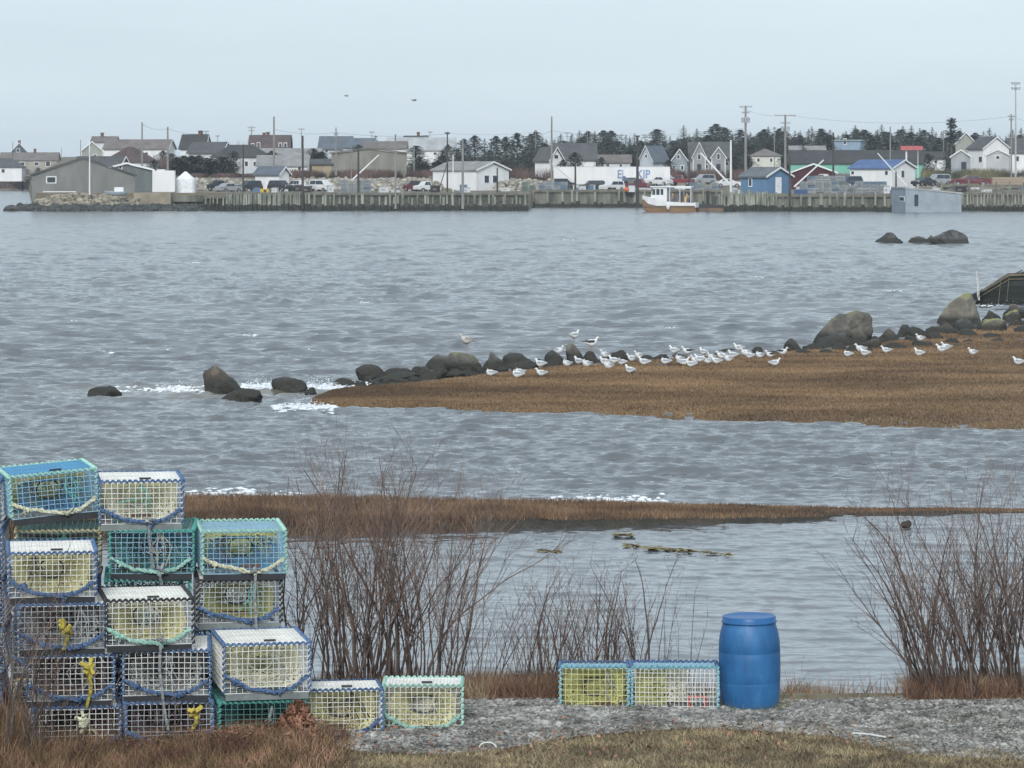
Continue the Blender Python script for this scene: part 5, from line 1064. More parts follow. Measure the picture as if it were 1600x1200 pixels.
def trap(label, loc, rz, wires='white', side='grey', top='white', lace='blue', bridle='blue', net='yellow', net2=None, runner=0, Wd=.77, Ln=1.0, Ht=.455, ry=0, rx=0, tail=None, tag_='', lace2=None, sag=.5, seed=0, run=True, cells=(14, 8), flap=True):
    random.seed(seed + 100)
    loc = (loc[0] + random.uniform(-.02, .02), loc[1] + random.uniform(-.03, .03), loc[2]); rz += random.uniform(-2, 2)
    r = empty('lobster_trap', loc, label, 'lobster trap', 'wire lobster traps stored on the near shore', rz=R(rz), ry=R(ry), rx=R(rx))
    rh = .06 if run else .0; h0 = rh; nx, nz = cells; ny = 20; t = .0030
    def panel(name, mat, fn, nu, nv, U, V_):
        """fn(u, v, e) -> point; wires with a little bend"""
        m = MB()
        for i in range(nu + 1):
            u = U * i / nu; b_ = random.gauss(0, .0055); m.tube([fn(u, 0), fn(u + b_, V_ * .5), fn(u, V_)], t, 4)
        for j in range(nv + 1):
            v = V_ * j / nv; b_ = random.gauss(0, .0055); m.tube([fn(0, v), fn(U * .5, v + b_), fn(U, v)], t, 4)
        return m.build(name, mat, r)
    hh = Ht - h0 - .012
    panel('end_panel', WIRE[wires], lambda u, v: (u, .0, h0 + v), nx, nz, Wd, hh)
    panel('rear_panel', WIRE[side], lambda u, v: (u, Ln, h0 + v), nx, nz, Wd, hh)
    panel('side_panel', WIRE[side], lambda u, v: (0, u, h0 + v), ny, nz, Ln, hh)
    panel('side_panel', WIRE[side], lambda u, v: (Wd, u, h0 + v), ny, nz, Ln, hh)
    panel('top_panel', WIRE[top], lambda u, v: (u, v, h0 + hh), nx, ny, Wd, Ln)
    if flap: 
        o = panel('lid_panel', WIRE[top], lambda u, v: (.015 + u, .02 + v, h0 + hh + .012), 22, 34, Wd - .03, Ln - .04)
        m = MB(); m.tube([(Wd * .48, .10, Ht + .018), (Wd * .62, .10, Ht + .018)], .010, 5); m.build('latch', runner_m, r)
    panel('bottom_panel', WIRE[side], lambda u, v: (u, v, h0 + .004), 7, 10, Wd, Ln)
    m = MB()
    for a, b in (((0, 0, h0), (0, 0, Ht)), ((Wd, 0, h0), (Wd, 0, Ht)), ((0, 0, Ht), (Wd, 0, Ht))): coil(m, a, b)
    m.build('corner_lacing', ROPE[lace], r)
    m = MB(); coil(m, (0, 0, Ht), (0, Ln, Ht)); coil(m, (Wd, 0, Ht), (Wd, Ln, Ht)); coil(m, (0, Ln, Ht), (Wd, Ln, Ht)); m.build('edge_lacing', ROPE[lace2 or lace], r)
    if run:
        for x0, x1, y0, y1 in ((0.01, Wd - .01, -.012, .03), (.01, Wd - .01, Ln - .03, Ln + .01)):
            m = MB(); m.box(x0, x1, y0, y1, 0, h0 - .004); m.build('runner', runner_g if runner else runner_m, r)
    def funnel(name, y0, y1, w0, w1, z0, z1, mat):
        m = MB(); rings = []
        for i in range(6):
            tt = i / 5; k = tt ** .7; hw = (w0 * (1 - k) + w1 * k) / 2; zc = h0 + hh * .52; a_, b_ = z0 * (1 - k) + (zc - .09) * k, z1 * (1 - k) + (zc + .09) * k; y = y0 + (y1 - y0) * tt
            sg = math.sin(tt * math.pi) * .02
            rings.append([(Wd / 2 + hw * c + random.gauss(0, .004), y, (a_ + b_) / 2 + (b_ - a_) / 2 * s_ - sg) for c, s_ in [(1, 0), (.95, .75), (.6, 1), (0, 1), (-.6, 1), (-.95, .75), (-1, 0), (-.95, -.75), (-.6, -1), (0, -1), (.6, -1), (.95, -.75)]])
        m.loft(rings, cap=False); m.build(name, mat, r, True, fix=False)
    if net:
        funnel('net_funnel', .07, Ln * .5, Wd * .84, .24, h0 + .04, Ht - .05, NET[net])
        m = MB(); n_ = 12; V_ = []
        for i in range(n_ + 1):
            for j in range(7): V_.append((Wd * (.04 + .92 * i / n_), Ln * .62 + .05 * math.sin(i * .9 + seed) + .03 * math.cos(j), h0 + .02 + (hh - .05) * j / 6))
        m.add(V_, [(i * 7 + j, (i + 1) * 7 + j, (i + 1) * 7 + j + 1, i * 7 + j + 1) for i in range(n_) for j in range(6)]); m.build('net_curtain', NET[net2 or net], r, True, fix=False)
        m = MB(); m.tube([(Wd / 2 + .11 * math.cos(a), Ln * .5, h0 + hh * .52 + .09 * math.sin(a)) for a in np.linspace(0, 6.283, 16)], .008, 5, cap=False); m.build('entrance_ring', WIRE['black'] if net != 'cream' else WIRE['white'], r)
    if net:
        m = MB()
        for _ in range(3): bx, by = random.uniform(.08, Wd - .25), random.uniform(.10, Ln - .25); m.box(bx, bx + .18, by, by + .09, h0 + .012, h0 + .07)
        m.build('ballast_brick', brick, r)
        m = MB(); bx = random.uniform(.2, .55); 
        for q in range(5): a_ = Vector((bx * Wd / .77, .06, Ht - .03)); m.tube([a_, a_ + Vector((random.gauss(0, .05), .01, -.12)), a_ + Vector((random.gauss(0, .09), .03, -random.uniform(.15, .33)))], .006, 4)
        m.build('inner_cord', ROPE[random.choice(('black', 'grey', 'tan', 'teal'))], r)
    if bridle:
        m = MB(); zA = h0 + hh * .30; pts = [(.01, -.02, zA + .03), (Wd * .15, -.03, zA * .75 + .02), (Wd * (.3), -.035, h0 + .04 * sag + .02), (Wd * .62, -.03, h0 + .01), (Wd * .8, -.03, h0 + .045), (Wd - .02, -.02, zA + .02)]
        wobble_rope(m, pts, .0125, 8, .008, 3 if bridle in ('blue', 'teal', 'mint') else 2)
        for p in (pts[1], pts[3]): knot(m, p, .04)
        m.build('bridle_rope', ROPE[bridle], r)
    if tail:
        c_, x0, x1, ln = tail; m = MB(); wobble_rope(m, [(x0 * Wd, -.03, h0 + .05), (x0 * Wd - .01, -.05, h0 - ln * .3), (x0 * Wd + (x1 - x0) * Wd * .4, -.06, h0 - ln * .7), (x1 * Wd, -.08, h0 - ln)], .013, 10, .003, 2); knot(m, (x0 * Wd, -.05, h0 + .04), .05); m.build('hauling_rope', ROPE[c_], r)
    if tag_:
        c_, x0, z0, ln = tag_; m = MB(); knot(m, (x0 * Wd, -.04, h0 + z0), .07); knot(m, (x0 * Wd + .01, -.04, h0 + z0 - .04), .06); wobble_rope(m, [(x0 * Wd, -.04, h0 + z0), (x0 * Wd + .03, -.045, h0 + z0 - ln * .5), (x0 * Wd - .01, -.045, h0 + z0 - ln)], .014, 7, .006, 2); m.build('tied_rope', ROPE[c_], r)
    return r
g0, H1 = .66, .458
def col(x, Yf, zb, lv): return (W(x, Yf), Yf, zb + H1 * lv)
YA, YB = 30.3, 31.62
# front left column, from the ground up
trap('lowest grey wire trap of the front left column, half buried in russet growth', col(52, YA, g0, 0), 8, 'white', 'grey', net='dark', lace='blue', seed=1, tag_=('cream', .55, .3, .12))
trap('wire trap with a big yellow knotted rope, second from the ground at front left', col(44, YA, g0, 1), 9, 'white', 'grey', net='dark', lace='blue', seed=2, tag_=('yellow', .70, .30, .36))
trap('grey wire trap with a small yellow cord, third from the ground at front left', col(26, YA, g0, 2), 8, 'grey', 'grey', lace='blue', net='grey', net2='dark', seed=3, tag_=('yellow', .52, .22, .22))
trap('white topped trap with yellow netting at the top of the front left column', col(10, YA, g0, 3), 8, 'white', 'grey', lace='blue', net='yellow', seed=4)
# second column
trap('buried bottom trap in the second front column with a small yellow tag', col(194, YA + .1, g0 + .03, 0), 8, 'grey', 'grey', lace='blue', net='dark', seed=5, tag_=('yellow', .78, .32, .16))
trap('clean white wire trap with thick blue lacing under the white lidded one', col(190, YA + .1, g0 + .03, 1), 7, 'white', 'grey', lace='blue', net='grey', net2='dark', seed=6)
trap('white lidded trap with mint rope and a long hanging grey line', col(168, YA + .05, g0 + .03, 2), 9, 'white', 'grey', lace='black', bridle='mint', net='yellow', net2='cream', seed=7, tail=('grey', .62, .70, .75))
# third column
trap('greenish trap on the ground behind the heap of dead leaves', col(345, YA + .3, g0, 0), 9, 'green', 'green', top='green', lace='teal', net='teal', bridle=None, seed=8, runner=1)
trap('white trap with cream netting and a grey runner above the heap of dead leaves', col(352, YA + .3, g0 + .02, 1), 11, 'white', 'white', lace='blue', net='cream', net2='yellow', seed=9, runner=1, Ht=.50)
# row running right
trap('white trap with blue rope on the gravel beside the heap of dead leaves', (W(474, 31.0), 31.0, .70), 6, 'white', 'white', top='white', lace='blue', bridle='blue', net='yellow', seed=10, runner=1, Ln=.55, Wd=.70, Ht=.47)
trap('white trap with mint lacing at the right end of the left hand row', (W(597, 31.3), 31.3, .70), -2, 'white', 'white', top='white', lace='mint', bridle='mint', net='yellow', net2='cream', seed=11, Ln=.5, Wd=.72, Ht=.47, tail=None)
# back columns
zb = .72
for lv, (lb, kw) in enumerate([('green trap hidden at the bottom of the back left column', dict(wires='green', lace='tan')), ('grey trap hidden low in the back left column', dict(wires='grey')), ('dark trap hidden in the middle of the back left column', dict(wires='green'))]):
    trap(lb, (W(22, YB), YB, zb + H1 * lv), 6, side='green', net='dark', seed=20 + lv, flap=False, **kw)
trap('dark green trap with twisted tan lacing under the tilted blue one', (W(22, YB), YB, zb + H1 * 3), 7, 'green', 'green', top='green', lace='tan', bridle=None, net='dark', seed=24, flap=False)
trap('tilted blue topped trap with pale green lacing at the top left of the pile', (W(18, YB - .1), YB - .1, zb + H1 * 4 + .055), 13, 'lblue', 'lblue', top='blue', lace='mint', bridle='cream', net='blue', net2='olive', seed=25, ry=-4.5, Wd=.80, sag=1.2)
trap('blue laced trap on top of the pile, cut off by the left edge', (W(-132, YB), YB, zb + H1 * 4), 4, 'white', 'white', top='blue', lace='blue', net='grey', seed=26)
for lv in range(4): trap(['blue laced trap lowest at the far left of the pile', 'blue laced trap second up at the far left of the pile', 'blue laced trap third up at the far left of the pile', 'blue laced trap fourth up at the far left of the pile'][lv], (W(-128, YB), YB, zb + H1 * lv), 4, 'grey', 'grey', lace='blue', net='dark', seed=27 + lv, flap=False)
B = [('green trap at the very bottom of the middle back column', dict(wires='green', side='green', lace='teal', net='teal')), ('grey trap low in the middle back column', dict(wires='grey', side='grey', lace='blue', net='grey')),
     ('green trap with teal rope just above the white lidded one', dict(wires='green', side='green', top='green', lace='teal', bridle='teal', net='teal')),
     ('dark teal framed trap with mint rope under the highest white one', dict(wires='lblue', side='green', top='green', lace='teal', bridle='mint', net='teal', net2='blue', tail=('grey', .62, .64, .12))),
     ('white trap with blue rope and cream netting at the very top of the pile', dict(wires='white', side='grey', lace='blue', bridle='blue', net='cream', net2='yellow', runner=1, tail=('grey', .6, .64, .40)))]
for lv, (lb, kw) in enumerate(B): trap(lb, (W([165, 165, 165, 168, 156][lv], YB), YB, zb + H1 * lv), [6, 6, 6, 5, 7][lv], seed=40 + lv, **kw)
B = [('trap hidden at the bottom of the right back column', dict(wires='blue', side='blue', lace='blue', net='dark')), ('bright blue laced trap low in the right back column', dict(wires='lblue', side='blue', lace='blue', net='blue')),
     ('yellowed netting trap with a frayed blue rope in the right back column', dict(wires='grey', side='grey', lace='black', bridle='blue', net='olive', net2='cream', runner=1)),
     ('blue meshed trap with thick mint lacing at the top of the right column', dict(wires='lblue', side='lblue', top='lblue', flap=False, lace='mint', bridle='cream', net='blue', net2='olive', tail=('grey', .64, .66, .75)))]
for lv, (lb, kw) in enumerate(B): trap(lb, (W([306, 306, 306, 313][lv], YB), YB, zb + H1 * lv), 9, seed=50 + lv, sag=1.3, **kw)
# pair left of the drum
trap('yellow netted wire trap, left one of the pair beside the blue drum', (W(878, 32.2), 32.2, .79), 0, 'yellow', 'yellow', top='lblue', lace='cyan', bridle=None, net='olive', seed=60, Ln=.32, Wd=.64, Ht=.42, run=False, cells=(12, 8), flap=False, lace2='blue')
trap('white wire trap with a small red frame inside, touching the blue drum', (W(987, 32.2), 32.2, .79), 0, 'white', 'white', top='lblue', lace='cyan', bridle=None, net=None, seed=61, Ln=.35, Wd=.81, Ht=.42, run=False, cells=(20, 9), flap=False, lace2='blue')
rr = C.objects[-1]; rr = [o for o in C.objects if o.get('label', '').startswith('white wire trap with a small red')][0]
m = MB(); m.box(.04, .33, .15, .2, .03, .36); m.build('net_block', NET['olive'], rr); m = MB(); m.box(.32, .52, .25, .3, .05, .38); m.build('net_sheet', NET['cream'], rr)
m = MB(); redv = pm('red_plastic', (.55, .07, .05), rough=.5)
for a, b in (((.54, .05, .03), (.70, .05, .03)), ((.70, .05, .03), (.70, .05, .13)), ((.70, .05, .13), (.54, .05, .13)), ((.54, .05, .13), (.54, .05, .03))): m.tube([a, b], .012, 4)
m.build('escape_vent', redv, rr)

# ------------------------------------------------------------------ blue drum
plast = pm('blue_plastic', (.075, .215, .42), (.020, .105, .27), lo=.40, hi=.78, rough=.5, scale=5, detail=12, stretch=(1, 1, .45), c3=(.028, .145, .345), bump=.0015, bscale=60, spec=.45)
plast2 = pm('blue_lid', (.022, .12, .32), (.018, .10, .27), rough=.42, scale=6)
r = empty('plastic_drum', (W(1172, 32.45), 32.45, .725), 'blue plastic drum with a flat lid standing on the gravel', 'drum', ry=R(-.6))
m = MB(); m.lathe([(.0, .0), (.19, .0), (.225, .012), (.252, .05), (.268, .11), (.282, .2), (.288, .3), (.2890, .31), (.2872, .315), (.2895, .32), (.293, .42), (.293, .52), (.292, .596), (.2903, .601), (.2925, .606), (.288, .70), (.276, .78), (.258, .84), (.250, .862), (.250, .875), (.25, .90), (.0, .90)], 64); bd = m.build('body', plast, r, True)
m = MB(); m.lathe([(.0, .88), (.258, .872), (.2625, .876), (.2625, .888), (.2545, .892), (.2545, .928), (.248, .936), (.235, .934), (.225, .928), (.0, .928)], 64); m.build('lid', plast2, r, True)

n = 500; a = RNG.uniform(0, 6.28, n); rr_ = RNG.uniform(.23, .40, n); X = W(1172, 32.45) + rr_ * np.cos(a); Yt = 32.45 + rr_ * np.sin(a)
blades('weeds', np.stack([X, Yt, gz(X, Yt)], -1), RNG.uniform(.02, .11, n), .006, .9, pm('weed_green', (.20, .22, .10), (.12, .11, .06), scale=5, island=.4), 'thin weeds growing round the foot of the blue drum', 'weeds', 44)
# ------------------------------------------------------------------ gulls
gw = pm('gull_white', (.74, .75, .76), (.64, .66, .68), scale=12, rough=.8); gg = pm('gull_grey', (.40, .43, .46), (.33, .36, .39), scale=10); gb = pm('gull_black', (.04, .043, .05), (.025, .027, .03), scale=10)
gbr = pm('gull_mottled', (.42, .40, .37), (.20, .18, .17), scale=22); gbl = pm('gull_bill', (.60, .42, .08), rough=.5); gleg = pm('gull_leg', (.45, .32, .27)); gtip = pm('gull_tip', (.03, .03, .03))
def gull_proto(name, stand, mantle, tuck=False, body=gw):
    r = empty('gull', (0, 0, -40), 'x', 'gull'); z0 = .13 if stand else 0; hd = []
    sec = [(-.27, .155, .012, .006), (-.21, .15, .042, .018), (-.13, .135, .066, .05), (-.03, .125, .09, .092), (.06, .125, .085, .09), (.12, .15, .066, .074)]
    if tuck: sec += [(.15, .20, .045, .045), (.14, .245, .038, .036), (.12, .272, .022, .018), (.11, .282, .006, .005)]
    else: sec += [(.155, .20, .043, .048), (.168, .245, .034, .036), (.19, .283, .034, .034), (.215, .285, .028, .026), (.236, .277, .013, .013), (.242, .275, .004, .004)]
    m = MB(); m.loft([[(x - .4 * rz * math.sin(a) * (i in (6, 7)) , ry * math.cos(a), z0 + z + rz * math.sin(a)) for a in np.linspace(0, 2 * math.pi, 14, endpoint=False)] for i, (x, z, ry, rz) in enumerate((x_, z_, a_ * 1.28, b_ * 1.28) for x_, z_, a_, b_ in sec)]); m.build('body', body, r, True)
    for s in (-1, 1):
        m = MB(); m.loft([[(x, s * (y * 1.3 + w_ * math.cos(a)), z0 + z + .01 + h_ * math.sin(a)) for a in np.linspace(0, 2 * math.pi, 10, endpoint=False)] for x, y, z, w_, h_ in
                          [(.10, .055, .165, .006, .02), (.06, .072, .165, .022, .045), (-.05, .070, .155, .024, .052), (-.15, .05, .160, .018, .034), (-.22, .03, .168, .010, .014), (-.26, .022, .17, .006, .008)]]); wg_ = m.build('wing', mantle, r, True)
        m = MB(); m.loft([[(x, s * (y + w_ * math.cos(a)), z0 + z + h_ * math.sin(a)) for a in np.linspace(0, 2 * math.pi, 8, endpoint=False)] for x, y, z, w_, h_ in [(-.25, .022, .172, .009, .011), (-.28, .015, .176, .007, .008), (-.31, .006, .18, .002, .002)]]); m.build('wing_tip', gtip, wg_, True)
        if stand: m = MB(); m.tube([(-.01, s * .03, z0 + .06), (0, s * .03, .07), (-.005, s * .03, .005)], [.012, .007, .006], 5); m.box(-.01, .045, s * .03 - .018, s * .03 + .018, 0, .006); m.build('leg', gleg, r)
    m = MB(); m.tube([(.235, 0, z0 + .277), (.27, 0, z0 + .272), (.285, 0, z0 + .262)] if not tuck else [(.10, 0, z0 + .255), (.06, 0, z0 + .235), (.04, 0, z0 + .225)], [.010, .009, .002], 6); m.build('bill', gbl, r, True)
    return r
GP = {'s': gull_proto('s', True, gg), 'l': gull_proto('l', False, gg), 't': gull_proto('t', False, gg, True), 'b': gull_proto('b', True, gb), 'y': gull_proto('y', True, gbr, body=pm('gull_speckled', (.62, .61, .59), (.40, .38, .36), scale=18)), 'k': gull_proto('k', False, gb)}
GK = {k: [(c, kids(c)) for c in kids(g)] for k, g in GP.items()}; gu = set()
def gull(k, x, pb, left, label, zsurf=.15, s=None, grp='gulls resting on the bar', Y=None):
    Y = Y or YG(pb, zsurf); rz = (math.pi if (left and random.random() < .82) else 0) + random.uniform(-.75, .75); z = Z(pb, Y); sc = (s or .92) * .88 * random.uniform(.92, 1.06)
    if k not in gu: gu.add(k); g = GP[k]; g.location = (W(x, Y), Y, z); g.rotation_euler[2] = rz; g.scale = (sc,) * 3; g['label'] = label; g['group'] = grp
    else: copy_tree(GP[k], GK[k], (W(x, Y), Y, z), rz, label, grp, sc)
random.seed(5)
for a in [('y', 729, 545, True, 'brown mottled gull standing on top of the big olive topped boulder', .9, 1.05), ('s', 897, 535, False, 'pale gull standing highest behind the mossy knobbly rock', .9, .9),
          ('l', 873, 553, True, 'white gull sitting on the dark boulder left of the mossy rock', .5), ('b', 924, 549, True, 'black backed gull standing on the brown rock right of the mossy one', .55, 1.05),
          ('t', 767, 588, True, 'leftmost resting gull, low on the grass with its head tucked'), ('t', 812, 586, True, 'upper one of two gulls lying close together near the left end'), ('t', 809, 591, True, 'lower one of two gulls lying close together near the left end'),
          ('l', 845, 574, True, 'gull sitting in front of the stones just above another one facing left'), ('l', 846, 588, True, 'lone gull sitting directly below another, left of the centre of the flock'),
          ('t', 886, 573, True, 'gull lying left of a flat resting one under the mossy rock'), ('t', 917, 574, True, 'flat resting gull under the black backed one'),
          ('s', 945, 565, True, 'gull standing above two lying ones right of the black backed bird'), ('l', 946, 571, True, 'middle gull of three one above another'), ('t', 951, 577, True, 'lowest gull of three one above another'),
          ('l', 988, 565, True, 'gull sitting close behind the low brown rock right of centre'), ('t', 972, 571, True, 'gull tucked between the group of three and the one behind the low rock'), ('l', 985, 584, True, 'foremost gull of the middle, sitting alone on open grass'),
          ('l', 1007, 571, True, 'lying gull just right of the foremost middle bird'), ('t', 1040, 570, True, 'solitary lying gull in the gap right of the middle group'),
          ('s', 1054, 559, True, 'gull standing at the left of the dense cluster'), ('b', 1074, 560, True, 'dark backed gull inside the dense cluster'), ('l', 1087, 568, True, 'gull lying in front of the dark backed one in the dense cluster'),
          ('s', 1100, 560, True, 'gull standing right of the dark backed one in the dense cluster'), ('l', 1112, 563, True, 'gull sitting at the right end of the dense cluster'), ('l', 1138, 566, True, 'gull sitting low between the dense cluster and the tall white one'),
          ('s', 1155, 554, True, 'tall white gull standing behind the flock near the flat stone'), ('l', 1146, 560, True, 'gull sitting in front of the tall white standing one'), ('k', 1203, 559, True, 'dark winged gull sitting left of the upright one by the round green boulder'),
          ('b', 1223, 560, True, 'upright dark winged gull right beside the round green boulder'), ('t', 1187, 560, True, 'pale lying gull left of the dark winged pair'), ('l', 1210, 572, True, 'lone gull lying in front of the dark winged pair'),
          ('t', 1325, 558, True, 'gull lying below the great pyramid boulder'), ('s', 1345, 556, True, 'gull standing behind another below the great pyramid boulder'), ('l', 1352, 557, True, 'gull sitting right of two others below the great pyramid boulder'),
          ('l', 1385, 552, True, 'small gull half hidden among the stones right of the pyramid boulder'), ('s', 1438, 538, True, 'upper gull among the stones left of the lichen boulder'), ('l', 1437, 557, True, 'gull sitting below another left of the pair facing left'),
          ('s', 1472, 556, True, 'front gull of a close pair standing on the turf'), ('s', 1479, 553, True, 'rear gull of a close pair standing on the turf'), ('s', 1520, 560, True, 'single gull standing right of the close pair'), ('l', 1592, 571, True, 'gull sitting at the right edge of the photo')]:
    gull(a[0], a[1], a[2], a[3], a[4], a[5] if len(a) > 5 else .15, a[6] if len(a) > 6 else None)
for x, y in ((1062, 566), (1068, 571), (1094, 572), (1106, 569), (1120, 569), (1128, 561), (1165, 562), (1172, 566), (960, 574), (998, 566), (905, 570), (1080, 574)):
    gull(random.choice('lts'), x, y, True, 'one of the white gulls packed among the others in the middle of the flock', grp='gulls packed in the middle of the flock')
for k, g in GP.items():
    if k not in gu:
        for c, gs in GK[k]:
            for q in gs: bpy.data.objects.remove(q)
            bpy.data.objects.remove(c)
        bpy.data.objects.remove(g)
for x, y, Y, lb in ((647, 157, 300, 'dark gull flying high above the village, right of centre left'), (541, 150, 380, 'tiny distant gull flying left of the other one in the sky')):
    r = empty('gull', (W(x, Y), Y, Z(y, Y)), lb, 'gull', rz=.5); m = MB(); m.loft([[(xx, w_ * math.cos(a), w_ * math.sin(a)) for a in np.linspace(0, 6.283, 8, endpoint=False)] for xx, w_ in ((-.25, .01), (-.1, .05), (.1, .06), (.22, .03), (.28, .01))]); m.build('body', gbr, r, True)
    for s in (-1, 1): m = MB(); m.prism([(-.08, 0), (.08, 0), (.10, .3 * s), (-.02, .62 * s), (-.08, .3 * s)], 0, .015, 'z'); m.v = [(a, b, c + .35 * abs(b) - .35 * max(0, abs(b) - .3)) for a, b, c in m.v]; m.build('wing', gbr, r)

# ------------------------------------------------------------------ leafless shrubs
twig = pm('shrub_bark', (.14, .105, .09), (.05, .038, .034), scale=3, island=.3, rough=.85); twig2 = pm('shrub_twig', (.24, .165, .135), (.105, .072, .062), scale=3, island=.3, rough=.85)
def shrub(label, x0, x1, pb, pt, Yc, n, seed, lean=0., spread_=.35, r0=.011, twigs=1., grp=None, tall=None):
    rnd = random.Random(seed); r = empty('shrub', (W((x0 + x1) / 2, Yc), Yc, 0), label, 'shrub', grp); cx = r.location.x; S = MB(); T_ = MB()
    def grow(mb, p, d_, ln, rad, depth, seg=.11):
        pts = [p]; rads = [rad]; k = max(3, int(ln / seg)); q = p.copy(); kids_ = []
        bend = Vector((rnd.gauss(0, .028), rnd.gauss(0, .03), 0))
        for i in range(k):
            d_ = (d_ + bend + Vector([rnd.gauss(0, .075) for _ in range(3)]) + Vector((0, 0, .05))).normalized(); q = q + d_ * (ln / k); pts.append(q.copy()); rads.append(rad * (1 - .82 * (i + 1) / k))
            if i >= k * (.22 if depth == 0 else .12): kids_.append((q.copy(), d_.copy(), rads[-1], (i + 1) / k))
        mb.tube(pts, rads, 5 if depth == 0 else 3, cap=False)
        if depth < 3:
            for (q, d2, rr, t) in kids_:
                pr = (.62, .62, .45)[depth] * twigs
                if rnd.random() < pr:
                    a = rnd.uniform(0, 6.28); side = Vector((math.cos(a), math.sin(a) * .7, rnd.uniform(-.1, .5))); nd = (d2 + side * rnd.uniform(.45, .85)).normalized()
                    grow(T_, q, nd, ln * rnd.uniform(.22, .42) * (1.15 - .5 * t), max(rr * .62, .0028), depth + 1, seg * .8)
    n = int(n * 1.45)
    for i in range(n):
        t = (i + rnd.random()) / n; x = W(x0 + (x1 - x0) * t, Yc) - cx; y = rnd.gauss(0, .16); zb = float(gz(np.array(x + cx), np.array(Yc + y))); hmax = (Z(pt, Yc) - zb)
        e = 1 - .35 * abs(2 * t - 1) ** 2; ln = hmax * e * rnd.choice((.5, .7, .85, 1.0, 1.08)) * rnd.uniform(.9, 1.05)
        dd = Vector((lean + (2 * t - 1) * spread_ * .75 + rnd.gauss(0, .085), rnd.gauss(0, .13), 1)).normalized()
        grow(S, Vector((x, y, zb - .05)), dd, ln * 1.03, r0 * rnd.uniform(.6, 1.5) * (ln / hmax), 0)
    S.build('stem', twig, r, fix=False); T_.build('branches', twig2, r, fix=False); return r
gl = 'leafless shrubs along the bank'
shrub('tall leafless shrub hugging the right side of the trap pile', 445, 520, 1100, 750, 33.0, 20, 1, -.06, .18, grp=gl)
shrub('tall leafless shrub, left half of the great clump in the middle left', 515, 590, 1100, 702, 33.1, 26, 2, -.03, .14, .013, grp=gl)
shrub('tallest leafless shrub with the darkest stems in the middle of the great clump', 570, 650, 1100, 700, 33.3, 26, 3, -.04, .15, .014, grp=gl)
shrub('leafless shrub at the right of the great clump, branches reaching right', 635, 720, 1100, 765, 33.1, 26, 4, .08, .25, .010, grp=gl)
shrub('low thin shrub filling the gap right of the mint laced trap', 715, 800, 1105, 920, 33.2, 22, 5, .05, .4, .006, grp=gl)
shrub('fine reddish shrub behind the left of the trap and drum group', 815, 895, 1105, 895, 33.2, 44, 6, -.02, .22, .009, grp=gl)
shrub('fine shrub rising behind the yellow netted trap', 890, 975, 1105, 905, 33.2, 40, 7, .0, .22, .009, grp=gl)
shrub('sparse upright shrub with one high forked stem behind the white trap', 975, 1030, 1105, 865, 33.1, 14, 8, .02, .3, .011, grp=gl, twigs=.8)
shrub('scrawny low shrub just left of the blue drum', 1040, 1120, 1105, 935, 33.2, 6, 9, .1, .4, .005, grp=gl, twigs=.7)
shrub('leafless shrub whose long stems lean far left over the water on the right', 1425, 1490, 1108, 815, 33.0, 20, 10, -.26, .14, .013, grp=gl)
shrub('dense leafless shrub, second from the left of the right hand clump', 1450, 1520, 1105, 772, 33.1, 28, 11, -.13, .14, .013, grp=gl)
shrub('dense leafless shrub in the middle of the right hand clump', 1510, 1580, 1103, 758, 33.2, 28, 12, -.10, .14, .012, grp=gl)
shrub('leafless shrub running off the right edge of the photo', 1570, 1660, 1100, 758, 33.1, 28, 13, -.10, .14, .012, grp=gl)
shrub('tiny bare sapling standing in the reeds right of the drum', 1262, 1275, 1080, 1040, 36.5, 3, 14, 0, .3, .004, grp=gl)
shrub('wild tangle of pale brambles in front of the left edge of the trap pile', -30, 60, 1165, 905, 29.85, 30, 15, .05, .5, .009, grp=gl)
shrub('low reddish bramble growing before the bottom row of traps', 60, 330, 1165, 1085, 29.8, 40, 16, 0, .5, .006, grp=gl)
shrub('thin twigs sprouting at the bottom right corner', 1570, 1600, 1200, 1120, 29.3, 4, 17, -.2, .3, .003, grp=gl)
random.seed(8)
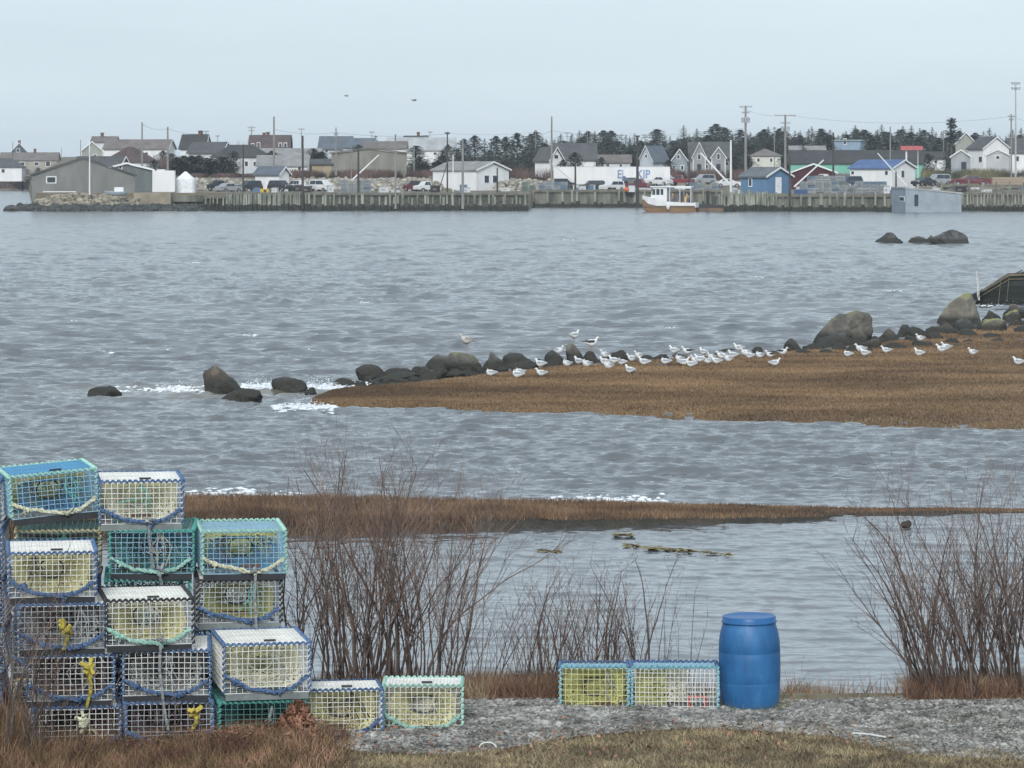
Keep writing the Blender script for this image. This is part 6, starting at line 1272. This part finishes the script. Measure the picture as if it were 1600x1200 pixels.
# thick straw and grass at the shrub bases
n = 16000; px = np.concatenate([RNG.uniform(715, 885, 5000), RNG.uniform(440, 720, 3000), RNG.uniform(1415, 1640, 7000), RNG.uniform(1220, 1430, 160), RNG.uniform(1430, 1640, 440), RNG.uniform(880, 1120, 400)])[:n]; Yt = RNG.uniform(32.7, 33.7, n); X = (px - 800) * Yt / F
straw = pm('straw', (.40, .31, .20), (.16, .10, .07), scale=2.5, island=.5, c3=(.22, .13, .09))
blades('straw_grass', np.stack([X, Yt, gz(X, Yt)], -1), RNG.uniform(.05, .27, n), .010, 1.1, straw, 'dry straw and brown grass tangled at the feet of the shrubs', 'dry grass', 15)
# litter on the grass
m = MB(); m.tube([(W(762, 30.1) + .075 * math.cos(a), 30.1, .80 + .05 * math.sin(a)) for a in np.linspace(.1, 3.1, 12)], .006, 5); o = m.build('hose_hoop', WIRE['white']); tag(o, 'white plastic hoop sticking out of the grass before the gravel', 'hoop')
m = MB(); m.tube([(W(1335, 30.6), 30.75, .825), (W(1360, 30.6), 30.65, .83), (W(1383, 30.6), 30.55, .82)], .007, 5); o = m.build('stick', WIRE['white']); tag(o, 'thin white stick lying on the gravel at the right', 'stick')
boulder(1352, 1364, 1138, 1148, 'y', 'pale stone lying on the gravel above the white stick', zb=.80, name='stone')
m = MB(); m.box(-.07, .07, -.05, .05, 0, .025); o = m.build('board_scrap', pm('pale_board', (.5, .45, .38), scale=9)); o.location = (W(348, 29.35), 29.35, .71); tag(o, 'small pale scrap of board at the bottom edge of the photo', 'scrap')
# fallen branch at the water's edge
m = MB(); m.tube([(W(1345, 37), 37, .12), (W(1365, 37), 36.8, .06), (W(1382, 36.5), 36.4, .03)], [.008, .02, .03], 5); m.tube([(W(1365, 37), 36.8, .06), (W(1352, 37), 36.6, .2)], [.012, .004], 4); o = m.build('branch', twig); tag(o, 'broken dark branch lying at the water edge left of the right shrubs', 'branch')
# haze over the whole harbour
m = MB(); m.box(-1700, 2000, -6, 2700, -6, 32); hz = bpy.data.materials.new('haze_air'); hz.use_nodes = True; t = hz.node_tree; t.nodes.clear(); o_ = t.nodes.new('ShaderNodeOutputMaterial'); v_ = t.nodes.new('ShaderNodeVolumePrincipled')
v_.inputs['Density'].default_value = .00017; v_.inputs['Color'].default_value = (.86, .92, 1, 1); v_.inputs['Anisotropy'].default_value = .2; t.links.new(v_.outputs[0], o_.inputs['Volume'])
o = m.build('haze', hz); tag(o, kind='stuff')
